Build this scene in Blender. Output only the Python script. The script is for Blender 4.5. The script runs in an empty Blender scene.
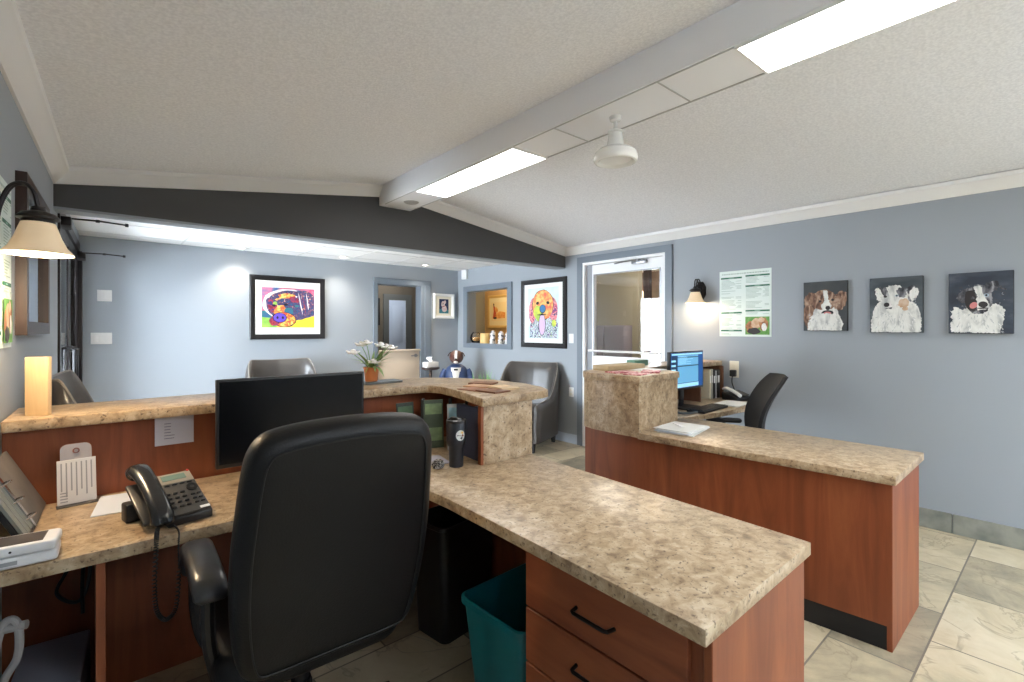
import bpy, bmesh, math, random
from mathutils import Vector, Matrix
random.seed(7)
PI = math.pi
sc = bpy.context.scene
COL = sc.collection
V = Vector

# ------------------------------------------------------------------ helpers
def lin(c):
    return tuple((v/255/12.92 if v/255 <= .04045 else ((v/255+.055)/1.055)**2.4) for v in c)

def L4(c):
    return lin(c)+(1.0,)

MATS = {}
def mat(name, color=(128,128,128), rough=.5, metal=0, spec=.5, mottle=None, scale=8, bump=0, bscale=60,
        stretch=(1,1,1), emit=None, estr=0, coat=0, alpha=None, ramp=None, detail=4, distort=0, trans=0, sheen=0):
    """plain or mottled principled material; mottle = second colour mixed by noise; ramp = list of (pos, colour)"""
    if name in MATS: return MATS[name]
    m = bpy.data.materials.new(name); m.use_nodes = True
    nt = m.node_tree; N = nt.nodes; Lk = nt.links
    b = N['Principled BSDF']
    b.inputs['Base Color'].default_value = L4(color)
    b.inputs['Roughness'].default_value = rough
    b.inputs['Metallic'].default_value = metal
    b.inputs['Specular IOR Level'].default_value = spec
    b.inputs['Coat Weight'].default_value = coat
    b.inputs['Transmission Weight'].default_value = trans
    if mottle or ramp or bump:
        tc = N.new('ShaderNodeTexCoord'); mp = N.new('ShaderNodeMapping')
        mp.inputs['Scale'].default_value = stretch
        Lk.new(tc.outputs['Object'], mp.inputs['Vector'])
    if mottle or ramp:
        nz = N.new('ShaderNodeTexNoise'); nz.inputs['Scale'].default_value = scale
        nz.inputs['Detail'].default_value = detail; nz.inputs['Distortion'].default_value = distort
        Lk.new(mp.outputs['Vector'], nz.inputs['Vector'])
        cr = N.new('ShaderNodeValToRGB'); e = cr.color_ramp.elements
        pts = ramp or [(.35,color),(.65,mottle)]
        e[0].position = pts[0][0]; e[0].color = L4(pts[0][1])
        e[1].position = pts[-1][0]; e[1].color = L4(pts[-1][1])
        for p, c in pts[1:-1]:
            x = e.new(p); x.color = L4(c)
        Lk.new(nz.outputs['Fac'], cr.inputs['Fac'])
        Lk.new(cr.outputs['Color'], b.inputs['Base Color'])
        if emit == 'same':
            Lk.new(cr.outputs['Color'], b.inputs['Emission Color']); b.inputs['Emission Strength'].default_value = estr
    if bump:
        n2 = N.new('ShaderNodeTexNoise'); n2.inputs['Scale'].default_value = bscale; n2.inputs['Detail'].default_value = 3
        Lk.new(mp.outputs['Vector'], n2.inputs['Vector'])
        bp = N.new('ShaderNodeBump'); bp.inputs['Strength'].default_value = bump; bp.inputs['Distance'].default_value = .01
        Lk.new(n2.outputs['Fac'], bp.inputs['Height']); Lk.new(bp.outputs['Normal'], b.inputs['Normal'])
    if emit and emit != 'same':
        b.inputs['Emission Color'].default_value = L4(emit); b.inputs['Emission Strength'].default_value = estr
    MATS[name] = m
    return m

def glass_mat(name, tint=(255,255,255), refl=.12, rough=.02):
    m = bpy.data.materials.new(name); m.use_nodes = True
    nt = m.node_tree; N = nt.nodes; Lk = nt.links
    N.remove(N['Principled BSDF'])
    t = N.new('ShaderNodeBsdfTransparent'); t.inputs['Color'].default_value = L4(tint)
    g = N.new('ShaderNodeBsdfGlossy'); g.inputs['Roughness'].default_value = rough
    fr = N.new('ShaderNodeFresnel'); fr.inputs['IOR'].default_value = 1.45
    mx = N.new('ShaderNodeMixShader')
    Lk.new(fr.outputs['Fac'], mx.inputs['Fac']); Lk.new(t.outputs[0], mx.inputs[1]); Lk.new(g.outputs[0], mx.inputs[2])
    Lk.new(mx.outputs[0], N['Material Output'].inputs['Surface'])
    MATS[name] = m
    return m

def granite_mat():
    m = bpy.data.materials.new('granite_laminate'); m.use_nodes = True
    nt = m.node_tree; N = nt.nodes; Lk = nt.links; b = N['Principled BSDF']
    tc = N.new('ShaderNodeTexCoord')
    def noise(s, d, dist=0):
        n = N.new('ShaderNodeTexNoise'); n.inputs['Scale'].default_value = s; n.inputs['Detail'].default_value = d
        n.inputs['Distortion'].default_value = dist; n.inputs['Roughness'].default_value = .62
        Lk.new(tc.outputs['Object'], n.inputs['Vector']); return n
    def ramp(n, pts):
        r = N.new('ShaderNodeValToRGB'); e = r.color_ramp.elements
        e[0].position, e[0].color = pts[0][0], L4(pts[0][1]); e[1].position, e[1].color = pts[-1][0], L4(pts[-1][1])
        for p, c in pts[1:-1]:
            x = e.new(p); x.color = L4(c)
        Lk.new(n.outputs['Fac'], r.inputs['Fac']); return r
    a = ramp(noise(21, 10, .6), [(.33,(134,110,84)),(.45,(168,143,112)),(.56,(186,163,133)),(.70,(204,186,158))])
    k = ramp(noise(75, 5, .3), [(.32,(0,0,0)),(.44,(255,255,255))])
    w = ramp(noise(48, 4, .2), [(.60,(0,0,0)),(.70,(255,255,255))])
    mx = N.new('ShaderNodeMix'); mx.data_type = 'RGBA'; mx.inputs[6].default_value = L4((92,72,54))
    Lk.new(k.outputs['Color'], mx.inputs[0]); Lk.new(a.outputs['Color'], mx.inputs[7])
    mul = N.new('ShaderNodeMath'); mul.operation = 'MULTIPLY'; mul.inputs[1].default_value = .35
    Lk.new(w.outputs['Color'], mul.inputs[0])
    m2 = N.new('ShaderNodeMix'); m2.data_type = 'RGBA'; m2.inputs[7].default_value = L4((214,200,176))
    Lk.new(mul.outputs[0], m2.inputs[0]); Lk.new(mx.outputs[2], m2.inputs[6])
    Lk.new(m2.outputs[2], b.inputs['Base Color'])
    b.inputs['Roughness'].default_value = .33
    MATS['granite'] = m
    return m

def wood_mat(name, c1, c2, c3, axis=2, rough=.46):
    m = bpy.data.materials.new(name); m.use_nodes = True
    nt = m.node_tree; N = nt.nodes; Lk = nt.links; b = N['Principled BSDF']
    tc = N.new('ShaderNodeTexCoord'); mp = N.new('ShaderNodeMapping')
    s = [7,7,7]; s[axis] = .9
    mp.inputs['Scale'].default_value = s
    Lk.new(tc.outputs['Object'], mp.inputs['Vector'])
    n = N.new('ShaderNodeTexNoise'); n.inputs['Scale'].default_value = 1.3; n.inputs['Detail'].default_value = 7
    n.inputs['Distortion'].default_value = 1.2; n.inputs['Roughness'].default_value = .6
    Lk.new(mp.outputs['Vector'], n.inputs['Vector'])
    r = N.new('ShaderNodeValToRGB'); e = r.color_ramp.elements
    e[0].position, e[0].color = .3, L4(c1); e[1].position, e[1].color = .72, L4(c3)
    x = e.new(.5); x.color = L4(c2)
    Lk.new(n.outputs['Fac'], r.inputs['Fac']); Lk.new(r.outputs['Color'], b.inputs['Base Color'])
    b.inputs['Roughness'].default_value = rough
    MATS[name] = m
    return m

def floor_mat():
    m = bpy.data.materials.new('slate_tile_floor'); m.use_nodes = True
    nt = m.node_tree; N = nt.nodes; Lk = nt.links; b = N['Principled BSDF']
    tc = N.new('ShaderNodeTexCoord'); mp = N.new('ShaderNodeMapping')
    mp.inputs['Location'].default_value = (-.359+6.16, -.42+6.2, 0)
    Lk.new(tc.outputs['Object'], mp.inputs['Vector'])
    br = N.new('ShaderNodeTexBrick')
    br.inputs['Scale'].default_value = 1; br.inputs['Brick Width'].default_value = .616; br.inputs['Row Height'].default_value = .31
    br.inputs['Mortar Size'].default_value = .004; br.inputs['Mortar Smooth'].default_value = .1; br.offset = .5
    br.inputs['Color1'].default_value = (0,0,0,1); br.inputs['Color2'].default_value = (1,1,1,1); br.inputs['Mortar'].default_value = (.5,.5,.5,1)
    Lk.new(mp.outputs['Vector'], br.inputs['Vector'])
    sh = N.new('ShaderNodeVectorMath'); sh.operation = 'MULTIPLY_ADD'
    sh.inputs[1].default_value = (7,7,7)
    Lk.new(br.outputs['Color'], sh.inputs[0]); Lk.new(mp.outputs['Vector'], sh.inputs[2])
    n = N.new('ShaderNodeTexNoise'); n.inputs['Scale'].default_value = 3.2; n.inputs['Detail'].default_value = 9
    n.inputs['Roughness'].default_value = .65; n.inputs['Distortion'].default_value = .9
    Lk.new(sh.outputs[0], n.inputs['Vector'])
    add = N.new('ShaderNodeMath'); add.operation = 'MULTIPLY_ADD'; add.inputs[1].default_value = .55
    sub = N.new('ShaderNodeMath'); sub.operation = 'SUBTRACT'; sub.inputs[1].default_value = .28
    Lk.new(br.outputs['Color'], add.inputs[0]); Lk.new(n.outputs['Fac'], sub.inputs[0]); Lk.new(sub.outputs[0], add.inputs[2])
    r = N.new('ShaderNodeValToRGB'); e = r.color_ramp.elements
    pts = [(.10,(98,94,82)),(.28,(130,122,104)),(.44,(158,146,122)),(.62,(184,169,140)),(.86,(200,187,160))]
    e[0].position, e[0].color = pts[0][0], L4(pts[0][1]); e[1].position, e[1].color = pts[-1][0], L4(pts[-1][1])
    for p, c in pts[1:-1]:
        x = e.new(p); x.color = L4(c)
    Lk.new(add.outputs[0], r.inputs['Fac'])
    # thin wandering veins of the slate
    n3 = N.new('ShaderNodeTexNoise'); n3.inputs['Scale'].default_value = 2.6; n3.inputs['Detail'].default_value = 6; n3.inputs['Distortion'].default_value = 1.5
    Lk.new(sh.outputs[0], n3.inputs['Vector'])
    vr = N.new('ShaderNodeValToRGB'); ve = vr.color_ramp.elements
    ve[0].position, ve[0].color = .485, (0,0,0,1); ve[1].position, ve[1].color = .515, (0,0,0,1)
    vx = ve.new(.5); vx.color = (.55,.55,.55,1)
    Lk.new(n3.outputs['Fac'], vr.inputs['Fac'])
    mv = N.new('ShaderNodeMix'); mv.data_type = 'RGBA'; mv.inputs[7].default_value = L4((128,116,96))
    Lk.new(vr.outputs['Color'], mv.inputs[0]); Lk.new(r.outputs['Color'], mv.inputs[6])
    mg = N.new('ShaderNodeMix'); mg.data_type = 'RGBA'; mg.inputs[7].default_value = L4((112,104,92))
    Lk.new(br.outputs['Fac'], mg.inputs[0]); Lk.new(mv.outputs[2], mg.inputs[6])
    Lk.new(mg.outputs[2], b.inputs['Base Color'])
    bp = N.new('ShaderNodeBump'); bp.inputs['Strength'].default_value = .25; bp.inputs['Distance'].default_value = .01
    Lk.new(n.outputs['Fac'], bp.inputs['Height']); Lk.new(bp.outputs['Normal'], b.inputs['Normal'])
    b.inputs['Roughness'].default_value = .36
    MATS['floor'] = m
    return m

def new(): return bmesh.new()

def merge(bm, src, M=None, mi=None):
    if M is not None: bmesh.ops.transform(src, matrix=M, verts=src.verts)
    if mi is not None:
        for f in src.faces: f.material_index = mi
    me = bpy.data.meshes.new('tmp'); src.to_mesh(me); src.free()
    bm.from_mesh(me); bpy.data.meshes.remove(me)
    return bm

def box(bm, x0, x1, y0, y1, z0, z1, bev=0, seg=2, M=None, mi=None):
    t = new()
    vs = [t.verts.new((x, y, z)) for x in (x0,x1) for y in (y0,y1) for z in (z0,z1)]
    for f in ((0,1,3,2),(4,6,7,5),(0,4,5,1),(2,3,7,6),(0,2,6,4),(1,5,7,3)):
        t.faces.new([vs[i] for i in f])
    bmesh.ops.recalc_face_normals(t, faces=t.faces)
    if bev: bmesh.ops.bevel(t, geom=list(t.edges), offset=bev, segments=seg, affect='EDGES', profile=.5)
    return merge(bm, t, M, mi)

def prism(bm, poly, z0, z1, bev=0, seg=2, M=None, mi=None, caps_only=False):
    """poly in XY, extruded z0..z1"""
    t = new()
    a = [t.verts.new((x, y, z0)) for x, y in poly]; c = [t.verts.new((x, y, z1)) for x, y in poly]
    n = len(poly)
    t.faces.new(a[::-1]); t.faces.new(c)
    for i in range(n):
        t.faces.new((a[i], a[(i+1)%n], c[(i+1)%n], c[i]))
    bmesh.ops.recalc_face_normals(t, faces=t.faces)
    if bev:
        ed = [e for e in t.edges if abs(e.verts[0].co.z-e.verts[1].co.z) < 1e-6 or e.calc_face_angle(0) > .6]
        bmesh.ops.bevel(t, geom=ed, offset=bev, segments=seg, affect='EDGES', profile=.5)
    return merge(bm, t, M, mi)

def tube(bm, pts, r, n=8, closed=False, cap=True, M=None, mi=None):
    t = new(); pts = [V(p) for p in pts]; N = len(pts)
    rad = r if isinstance(r, (list,tuple)) else [r]*N
    rings = []; up = None
    for i, p in enumerate(pts):
        if closed: d = pts[(i+1)%N]-pts[i-1]
        else: d = pts[min(i+1,N-1)]-pts[max(i-1,0)]
        d.normalize()
        if up is None:
            up = d.cross(V((0,0,1)))
            if up.length < 1e-3: up = d.cross(V((1,0,0)))
            up.normalize()
        up = (up - d*up.dot(d)); up.normalize(); s = d.cross(up)
        rings.append([t.verts.new(p+(up*math.cos(2*PI*k/n)+s*math.sin(2*PI*k/n))*rad[i]) for k in range(n)])
    for i in range(N if closed else N-1):
        A, B = rings[i], rings[(i+1)%N]
        for k in range(n):
            t.faces.new((A[k], A[(k+1)%n], B[(k+1)%n], B[k]))
    if cap and not closed:
        t.faces.new(rings[0][::-1]); t.faces.new(rings[-1])
    bmesh.ops.recalc_face_normals(t, faces=t.faces)
    return merge(bm, t, M, mi)

def lathe(bm, prof, n=28, M=None, mi=None, sx=1, sy=1):
    """prof = [(r,z)]; r=0 ends close"""
    t = new(); rings = []
    for r, z in prof:
        if r < 1e-6: rings.append([t.verts.new((0,0,z))])
        else: rings.append([t.verts.new((r*sx*math.cos(2*PI*k/n), r*sy*math.sin(2*PI*k/n), z)) for k in range(n)])
    for A, B in zip(rings, rings[1:]):
        for k in range(n):
            a0, a1 = A[k%len(A)], A[(k+1)%len(A)]; b0, b1 = B[k%len(B)], B[(k+1)%len(B)]
            q = [a0]
            for v in (a1, b1, b0):
                if v not in q: q.append(v)
            if len(q) > 2: t.faces.new(q)
    bmesh.ops.recalc_face_normals(t, faces=t.faces)
    return merge(bm, t, M, mi)

def loft(bm, rings, M=None, mi=None, cap=True):
    t = new(); R = [[t.verts.new(p) for p in r] for r in rings]; n = len(R[0])
    for A, B in zip(R, R[1:]):
        for k in range(n): t.faces.new((A[k], A[(k+1)%n], B[(k+1)%n], B[k]))
    if cap: t.faces.new(R[0][::-1]); t.faces.new(R[-1])
    bmesh.ops.recalc_face_normals(t, faces=t.faces)
    return merge(bm, t, M, mi)

def ell(cx, cy, z, rx, ry, n=20):
    return [(cx+rx*math.cos(2*PI*k/n), cy+ry*math.sin(2*PI*k/n), z) for k in range(n)]

def sheet(bm, fn, nu, nv, th, M=None, mi=None):
    """fn(u,v), u and v in 0..1 -> point; solid of thickness th (number or fn) centred on it"""
    t = new(); e = 1e-3; F = []; B = []
    for i in range(nu+1):
        f = []; b = []
        for j in range(nv+1):
            u, v = i/nu, j/nv
            p = V(fn(u, v)); du = V(fn(min(u+e,1), v))-V(fn(max(u-e,0), v)); dv = V(fn(u, min(v+e,1)))-V(fn(u, max(v-e,0)))
            n = du.cross(dv); n.normalize()
            h = (th(u, v) if callable(th) else th)/2
            f.append(t.verts.new(p+n*h)); b.append(t.verts.new(p-n*h))
        F.append(f); B.append(b)
    for i in range(nu):
        for j in range(nv):
            t.faces.new((F[i][j], F[i+1][j], F[i+1][j+1], F[i][j+1]))
            t.faces.new((B[i][j], B[i][j+1], B[i+1][j+1], B[i+1][j]))
    for i in range(nu):
        for j in (0, nv): t.faces.new((F[i][j], F[i+1][j], B[i+1][j], B[i][j]))
    for j in range(nv):
        for i in (0, nu): t.faces.new((F[i][j], F[i][j+1], B[i][j+1], B[i][j]))
    bmesh.ops.recalc_face_normals(t, faces=t.faces)
    return merge(bm, t, M, mi)

def pillow(bm, outline, thick, rnd, bulge=0.0, M=None, mi=None, seg=5):
    """outline in XY (counter-clockwise, smooth), thickness along Z with edges rounded by rnd, both faces bulged"""
    n = len(outline); P = [V((x, y)) for x, y in outline]; nor = []
    for i in range(n):
        d = P[(i+1)%n]-P[i-1]; nor.append(V((d.y, -d.x)).normalized())
    c = sum(P, V((0,0)))/n
    def ring(ins, z): return [((P[i]-nor[i]*ins).x, (P[i]-nor[i]*ins).y, z) for i in range(n)]
    def sring(s, z): return [(c.x+(P[i].x-nor[i].x*rnd-c.x)*s, c.y+(P[i].y-nor[i].y*rnd-c.y)*s, z) for i in range(n)]
    h = thick/2; rr = min(rnd, h); rings = []
    for s in (.15,.45,.75): rings.append(sring(s, -h-bulge*(1-s*s)))
    for k in range(seg+1):
        a = PI/2*k/seg; rings.append(ring(rnd*(1-math.sin(a)), -h+rr*(1-math.cos(a))))
    for k in range(seg, -1, -1):
        a = PI/2*k/seg; rings.append(ring(rnd*(1-math.sin(a)), h-rr*(1-math.cos(a))))
    for s in (.75,.45,.15): rings.append(sring(s, h+bulge*(1-s*s)))
    return loft(bm, rings, M, mi)

def rrect(x0, x1, y0, y1, r, n=6):
    out = []
    for cx, cy, a0 in ((x1-r,y0+r,-90),(x1-r,y1-r,0),(x0+r,y1-r,90),(x0+r,y0+r,180)):
        for k in range(n+1):
            a = math.radians(a0+90*k/n); out.append((cx+r*math.cos(a), cy+r*math.sin(a)))
    return out

def smooth_poly(pts, it=2):
    for _ in range(it):
        o = []
        for i in range(len(pts)):
            a, b = pts[i], pts[(i+1)%len(pts)]
            o += [(a[0]*.75+b[0]*.25, a[1]*.75+b[1]*.25), (a[0]*.25+b[0]*.75, a[1]*.25+b[1]*.75)]
        pts = o
    return pts

def bez(p, n=16):
    """Catmull-Rom through the points"""
    p = [V(q) for q in p]; out = []
    for i in range(len(p)-1):
        p0, p1, p2, p3 = p[max(i-1,0)], p[i], p[i+1], p[min(i+2,len(p)-1)]
        for k in range(n):
            t = k/n
            out.append(.5*((2*p1)+(p2-p0)*t+(2*p0-5*p1+4*p2-p3)*t*t+(3*p1-p0-3*p2+p3)*t**3))
    out.append(p[-1]); return out

def T(x=0, y=0, z=0): return Matrix.Translation((x, y, z))
def R(deg, ax): return Matrix.Rotation(math.radians(deg), 4, ax)

def obj(name, bm, mats, parent=None, sharp=35, label=None):
    me = bpy.data.meshes.new(name)
    ang = math.radians(sharp)
    for e in bm.edges:
        e.smooth = len(e.link_faces) == 2 and e.calc_face_angle(0) < ang
    for f in bm.faces: f.smooth = True
    bm.to_mesh(me); bm.free()
    if not isinstance(mats, (list,tuple)): mats = [mats]
    for m in mats: me.materials.append(m)
    o = bpy.data.objects.new(name, me); COL.objects.link(o)
    if parent is not None: o.parent = parent
    if label: o['label'] = label
    return o

def thing(name, label, cat, loc=(0,0,0), rz=0, group=None):
    o = bpy.data.objects.new(name, None); COL.objects.link(o)
    o.location = loc; o.rotation_euler = (0, 0, math.radians(rz)); o.empty_display_size = .1
    o['label'] = label; o['category'] = cat
    if group: o['group'] = group
    return o

def tag(o, label, cat, group=None, kind=None):
    o['label'] = label; o['category'] = cat
    if group: o['group'] = group
    if kind: o['kind'] = kind
    return o

def struct(name, bm, m, parent=None, sharp=35):
    o = obj(name, bm, m, parent, sharp)
    if parent is None: o['kind'] = 'structure'
    return o

def dup(root, loc, rz, label, scale=None):
    r = root.copy(); COL.objects.link(r); r.location = loc; r.rotation_euler = (0,0,math.radians(rz)); r['label'] = label
    if scale: r.scale = scale
    for ch in list(root.children):
        c = ch.copy(); COL.objects.link(c); c.parent = r
        for g in list(ch.children):
            d = g.copy(); COL.objects.link(d); d.parent = c
    return r

# ------------------------------------------------------------------ materials
granite = granite_mat()
cherry = wood_mat('cherry_laminate', (110,53,27), (133,69,38), (152,85,48), 2)
cherry_h = wood_mat('cherry_laminate_across', (116,56,32), (138,73,43), (156,88,54), 1)
floor_m = floor_mat()
wall_m = mat('wall_paint', (155,162,169), .6, bump=.05, bscale=180)
wall_r = wall_m
gable_m = mat('charcoal_paint', (76,76,78), .7)
trim_m = mat('grey_blue_trim', (116,126,137), .45)
ceil_m = mat('stipple_ceiling', (243,244,248), .9, mottle=(228,229,234), scale=80, bump=.3, bscale=140)
crown_m = mat('white_trim', (236,235,234), .5)
tilec_m = mat('ceiling_tile', (236,236,236), .8)
black_p = mat('black_plastic', (22,22,25), .42)
blackm = mat('black_matte', (16,16,18), .6)
bronze = mat('dark_bronze', (38,34,34), .4, metal=.6)
leather = mat('black_leather', (7,7,9), .45, bump=.12, bscale=220, spec=.35)
greyleather = mat('grey_leather', (66,62,59), .34, bump=.08, bscale=160, spec=.6)
chrome = mat('chrome', (200,200,205), .15, metal=1)
steel = mat('brushed_steel', (150,150,152), .35, metal=1)
white_p = mat('white_plastic', (232,232,230), .4)
cream_p = mat('cream_plastic', (232,226,208), .45)
paper = mat('paper_white', (236,236,234), .8)
paper2 = mat('paper_bluish', (208,214,226), .8)
darkwood = wood_mat('dark_wood', (34,20,16), (48,30,24), (62,40,32), 2)
teal = mat('teal_plastic', (0,92,102), .35)
glass = glass_mat('clear_glass')
oak = wood_mat('light_oak', (212,178,128), (224,192,144), (232,204,160), 2, .5)

# ================================================================== SETTING
XL0, YL0, KL = -.17, 4.12, math.tan(math.radians(2.2))
def xl(y): return XL0+KL*(y-YL0)          # left wall face
XR = 4.42
YB = -2.7                                  # behind the camera
YF = 6.42                                  # far wall
bm = new(); box(bm, -1.2, 7.8, YB, 8.8, -.1, 0); struct('floor', bm, floor_m)

# left wall with an added window behind the camera and entrance opening
def wall_quad(bm, pts, z0, z1): prism(bm, pts, z0, z1)
def lseg(bm, y0, y1, z0, z1): prism(bm, [(xl(y0)-.14,y0),(xl(y0),y0),(xl(y1),y1),(xl(y1)-.14,y1)], z0, z1)
DY0, DY1, DZ = 4.40, 6.26, 2.16
WY0, WY1, WZ0, WZ1 = -2.35, -1.75, 1.0, 2.1
bm = new()
lseg(bm, YB, WY0, 0, 2.5); lseg(bm, WY0, WY1, 0, WZ0); lseg(bm, WY0, WY1, WZ1, 2.5)
lseg(bm, WY1, DY0, 0, 2.5); lseg(bm, DY0, DY1, DZ, 2.5); lseg(bm, DY1, YF+.15, 0, 2.5)
struct('wall_left', bm, wall_m)
# right wall : openings for the white door and for the pass-through window
GY0, GY1, GZ = 2.715, 3.815, 2.165
NY0, NY1, NZ0, NZ1 = 5.19, 6.145, 1.165, 1.96
bm = new()
def rseg(y0, y1, z0, z1): box(bm, XR, XR+.15, y0, y1, z0, z1)
rseg(YB, GY0, 0, 2.5); rseg(GY0, GY1, GZ, 2.5); rseg(GY1, NY0, 0, 2.5)
rseg(NY0, NY1, 0, NZ0); rseg(NY0, NY1, NZ1, 2.5); rseg(NY1, YF+.15, 0, 2.5)
struct('wall_right', bm, wall_r)
# far wall with the dutch door opening
OX0, OX1, OZ = 3.05, 3.76, 2.03
bm = new()
box(bm, -.3, OX0, YF, YF+.15, 0, 2.5); box(bm, OX0, OX1, YF, YF+.15, OZ, 2.5); box(bm, OX1, XR, YF, YF+.15, 0, 2.5)
struct('wall_far', bm, wall_m)
bm = new(); box(bm, -.6, XR+.15, YB-.15, YB, 0, 2.9); struct('wall_back', bm, gable_m)  # unseen wall, given dark paint to cut the light bounced forward

# sloping ceiling and ridge box
def cz(x): return 2.37+.1385*(x+.17) if x < 2.13 else 2.37+.1385*(XR-x)
bm = new()
SK = ((.9,1.75),(2.45,4.1)); SY0, SY1 = -2.6, -1.3          # two unseen roof lights behind the camera, added to brighten the ceiling
def cpiece(x0, x1, y0, y1): prism(bm, [(x0,cz(x0+1e-6)),(x1,cz(x1-1e-6)),(x1,cz(x1-1e-6)+.1),(x0,cz(x0+1e-6)+.1)], -y1, -y0, M=R(90,'X'))
for (x0, x1), (a, b) in (((-.5,2.13),SK[0]),((2.13,XR+.15),SK[1])):
    cpiece(x0, x1, SY1, 4.25); cpiece(x0, x1, YB, SY0); cpiece(x0, a, SY0, SY1); cpiece(b, x1, SY0, SY1)
struct('ceiling', bm, ceil_m)
def bl(y): return 1.967-.0200*(4.1-y)
def br(y): return 2.281-.0185*(4.1-y)
bm = new(); prism(bm, [(bl(YB),YB),(br(YB),YB),(br(4.1),4.1),(bl(4.1),4.1)], 2.495, 2.72, bev=.004); struct('ceiling_beam', bm, mat('ridge_white', (238,239,243), .7))
bm = new()                                      # thin seams between the flat panels of the box
for y in (1.225, 1.88): box(bm, bl(y)+.018, br(y)-.018, y-.003, y+.003, 2.491, 2.4955)
prism(bm, [(br(YB)-.016,YB),(br(YB)-.009,YB),(br(4)-.009,4),(br(4)-.016,4)], 2.490, 2.4955); prism(bm, [(bl(YB)+.009,YB),(bl(YB)+.014,YB),(bl(4)+.014,4),(bl(4)+.009,4)], 2.490, 2.4955)
struct('trim_1', bm, mat('seam_grey', (188,188,188), .7))
bm = new(); box(bm, -.3, XR, 4.25, YF, 2.31, 2.36); o = struct('ceiling_waiting_area', bm, tilec_m)
bm = new()
for x in (.75, 1.36, 1.97, 2.58, 3.19, 3.80): box(bm, x-.008, x+.008, 4.25, YF, 2.306, 2.3105)
for y in (4.9, 5.51, 6.12): box(bm, -.1, XR, y-.008, y+.008, 2.306, 2.3105)
struct('trim_2', bm, mat('tile_grid', (214,214,214), .6))
bm = new()
for a, b in SK:
    for x in (a, b-.03): box(bm, x, x+.03, SY0, SY1, min(cz(a),cz(b))-.01, max(cz(a),cz(b))+.12)
    for y in (SY0, SY1-.03): box(bm, a, b, y, y+.03, min(cz(a),cz(b))-.01, max(cz(a),cz(b))+.12)
struct('added_roof_light', bm, crown_m)  # frames of the added roof lights, out of view
# dark gable header
bm = new()
pts = [(-.30,2.14),(XR,2.14),(XR,cz(XR)+.05),(2.28,cz(2.28)+.05),(1.97,cz(1.97)+.05),(-.30,cz(-.3)+.05)]
prism(bm, pts, -4.25, -4.10, M=R(90,'X')); struct('wall_gable', bm, gable_m)
bm = new(); box(bm, -.2, XR, 4.102, 4.25, 2.125, 2.14); struct('trim_3', bm, wall_m)
# crown mouldings : profile in (away from wall, up)
CP = [(0,0),(.012,0),(.02,.015),(.045,.035),(.062,.06),(.075,.068),(.078,.095),(0,.095)]
def crown(name, a, b, up=(0,0,1)):
    """run from a to b (points on the wall at the moulding's bottom); room lies to the left of a->b"""
    a, b = V(a), V(b); d = (b-a); out = V((-d.y, d.x, 0)).normalized(); bm = new()
    loft(bm, [[tuple(p+out*q+V((0,0,w))) for q, w in CP] for p in (a, b)])
    struct(name, bm, crown_m, sharp=25)
crown('trim_4', (XR, YB, 2.278), (XR, 4.10, 2.278))
crown('trim_5', (xl(4.10), 4.10, 2.278), (xl(YB), YB, 2.278))
crown('trim_6', (1.97, 4.10, cz(1.97)-.092), (xl(4.1), 4.10, 2.276))
crown('trim_7', (XR, 4.10, 2.276), (2.28, 4.10, cz(2.28)-.092))
# baseboard of stone tiles
bm = new()
y = YB
while y < GY0-.1:
    y1 = min(y+.405, GY0-.08); box(bm, XR-.012, XR, y+.002, y1-.002, 0, .132, bev=.002, seg=1); y += .405
struct('baseboard_right', bm, mat('stone_base', (150,150,140), .5, mottle=(118,122,116), scale=9, detail=7))
bm = new(); box(bm, XR-.012, XR, GY1+.08, YF, 0, .11); box(bm, -.1, OX0-.08, YF-.012, YF, 0, .11); box(bm, OX1+.16, XR, YF-.012, YF, 0, .11)
struct('baseboard_far', bm, mat('base_paint', (186,198,212), .5))

# ---------------- entrance : dark metal double glass door in the left wall
bm = new()
def ltube(y0, y1, z0, z1, t0=-.10, t1=.012):
    prism(bm, [(xl(y0)+t0,y0),(xl(y0)+t1,y0),(xl(y1)+t1,y1),(xl(y1)+t0,y1)], z0, z1)
ltube(DY0-.05, DY0+.03, 0, DZ-.03); ltube(DY1-.03, DY1+.07, 0, DZ-.03, -.10, .03); ltube(DY0-.05, DY1+.07, DZ-.03, DZ+.05)
door1 = struct('door_1', bm, bronze); door1['label'] = 'dark metal double glass entrance door in the left wall'
for k, (y0, y1) in enumerate(((DY0+.035,5.325),(5.335,DY1-.035))):
    bm = new()
    for a, b, c, d in ((y0,y0+.07,.25,DZ-.12),(y1-.07,y1,.25,DZ-.12),(y0,y1,.01,.25),(y0,y1,DZ-.12,DZ-.035)):
        ltube(a, b, c, d, -.022, -.004)
    lf = obj('door_leaf', bm, bronze, door1)
    bm = new(); ltube(y0+.06, y1-.06, .24, DZ-.11, -.014, -.010); obj('door_glass', bm, glass, lf)
    bm = new(); hy = y1-.11 if k == 0 else y0+.11
    tube(bm, [(xl(hy)-.006,hy,.95),(xl(hy)+.035,hy,.97),(xl(hy)+.035,hy,1.22),(xl(hy)-.006,hy,1.24)], .012); obj('door_handle', bm, black_p, lf)
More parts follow.
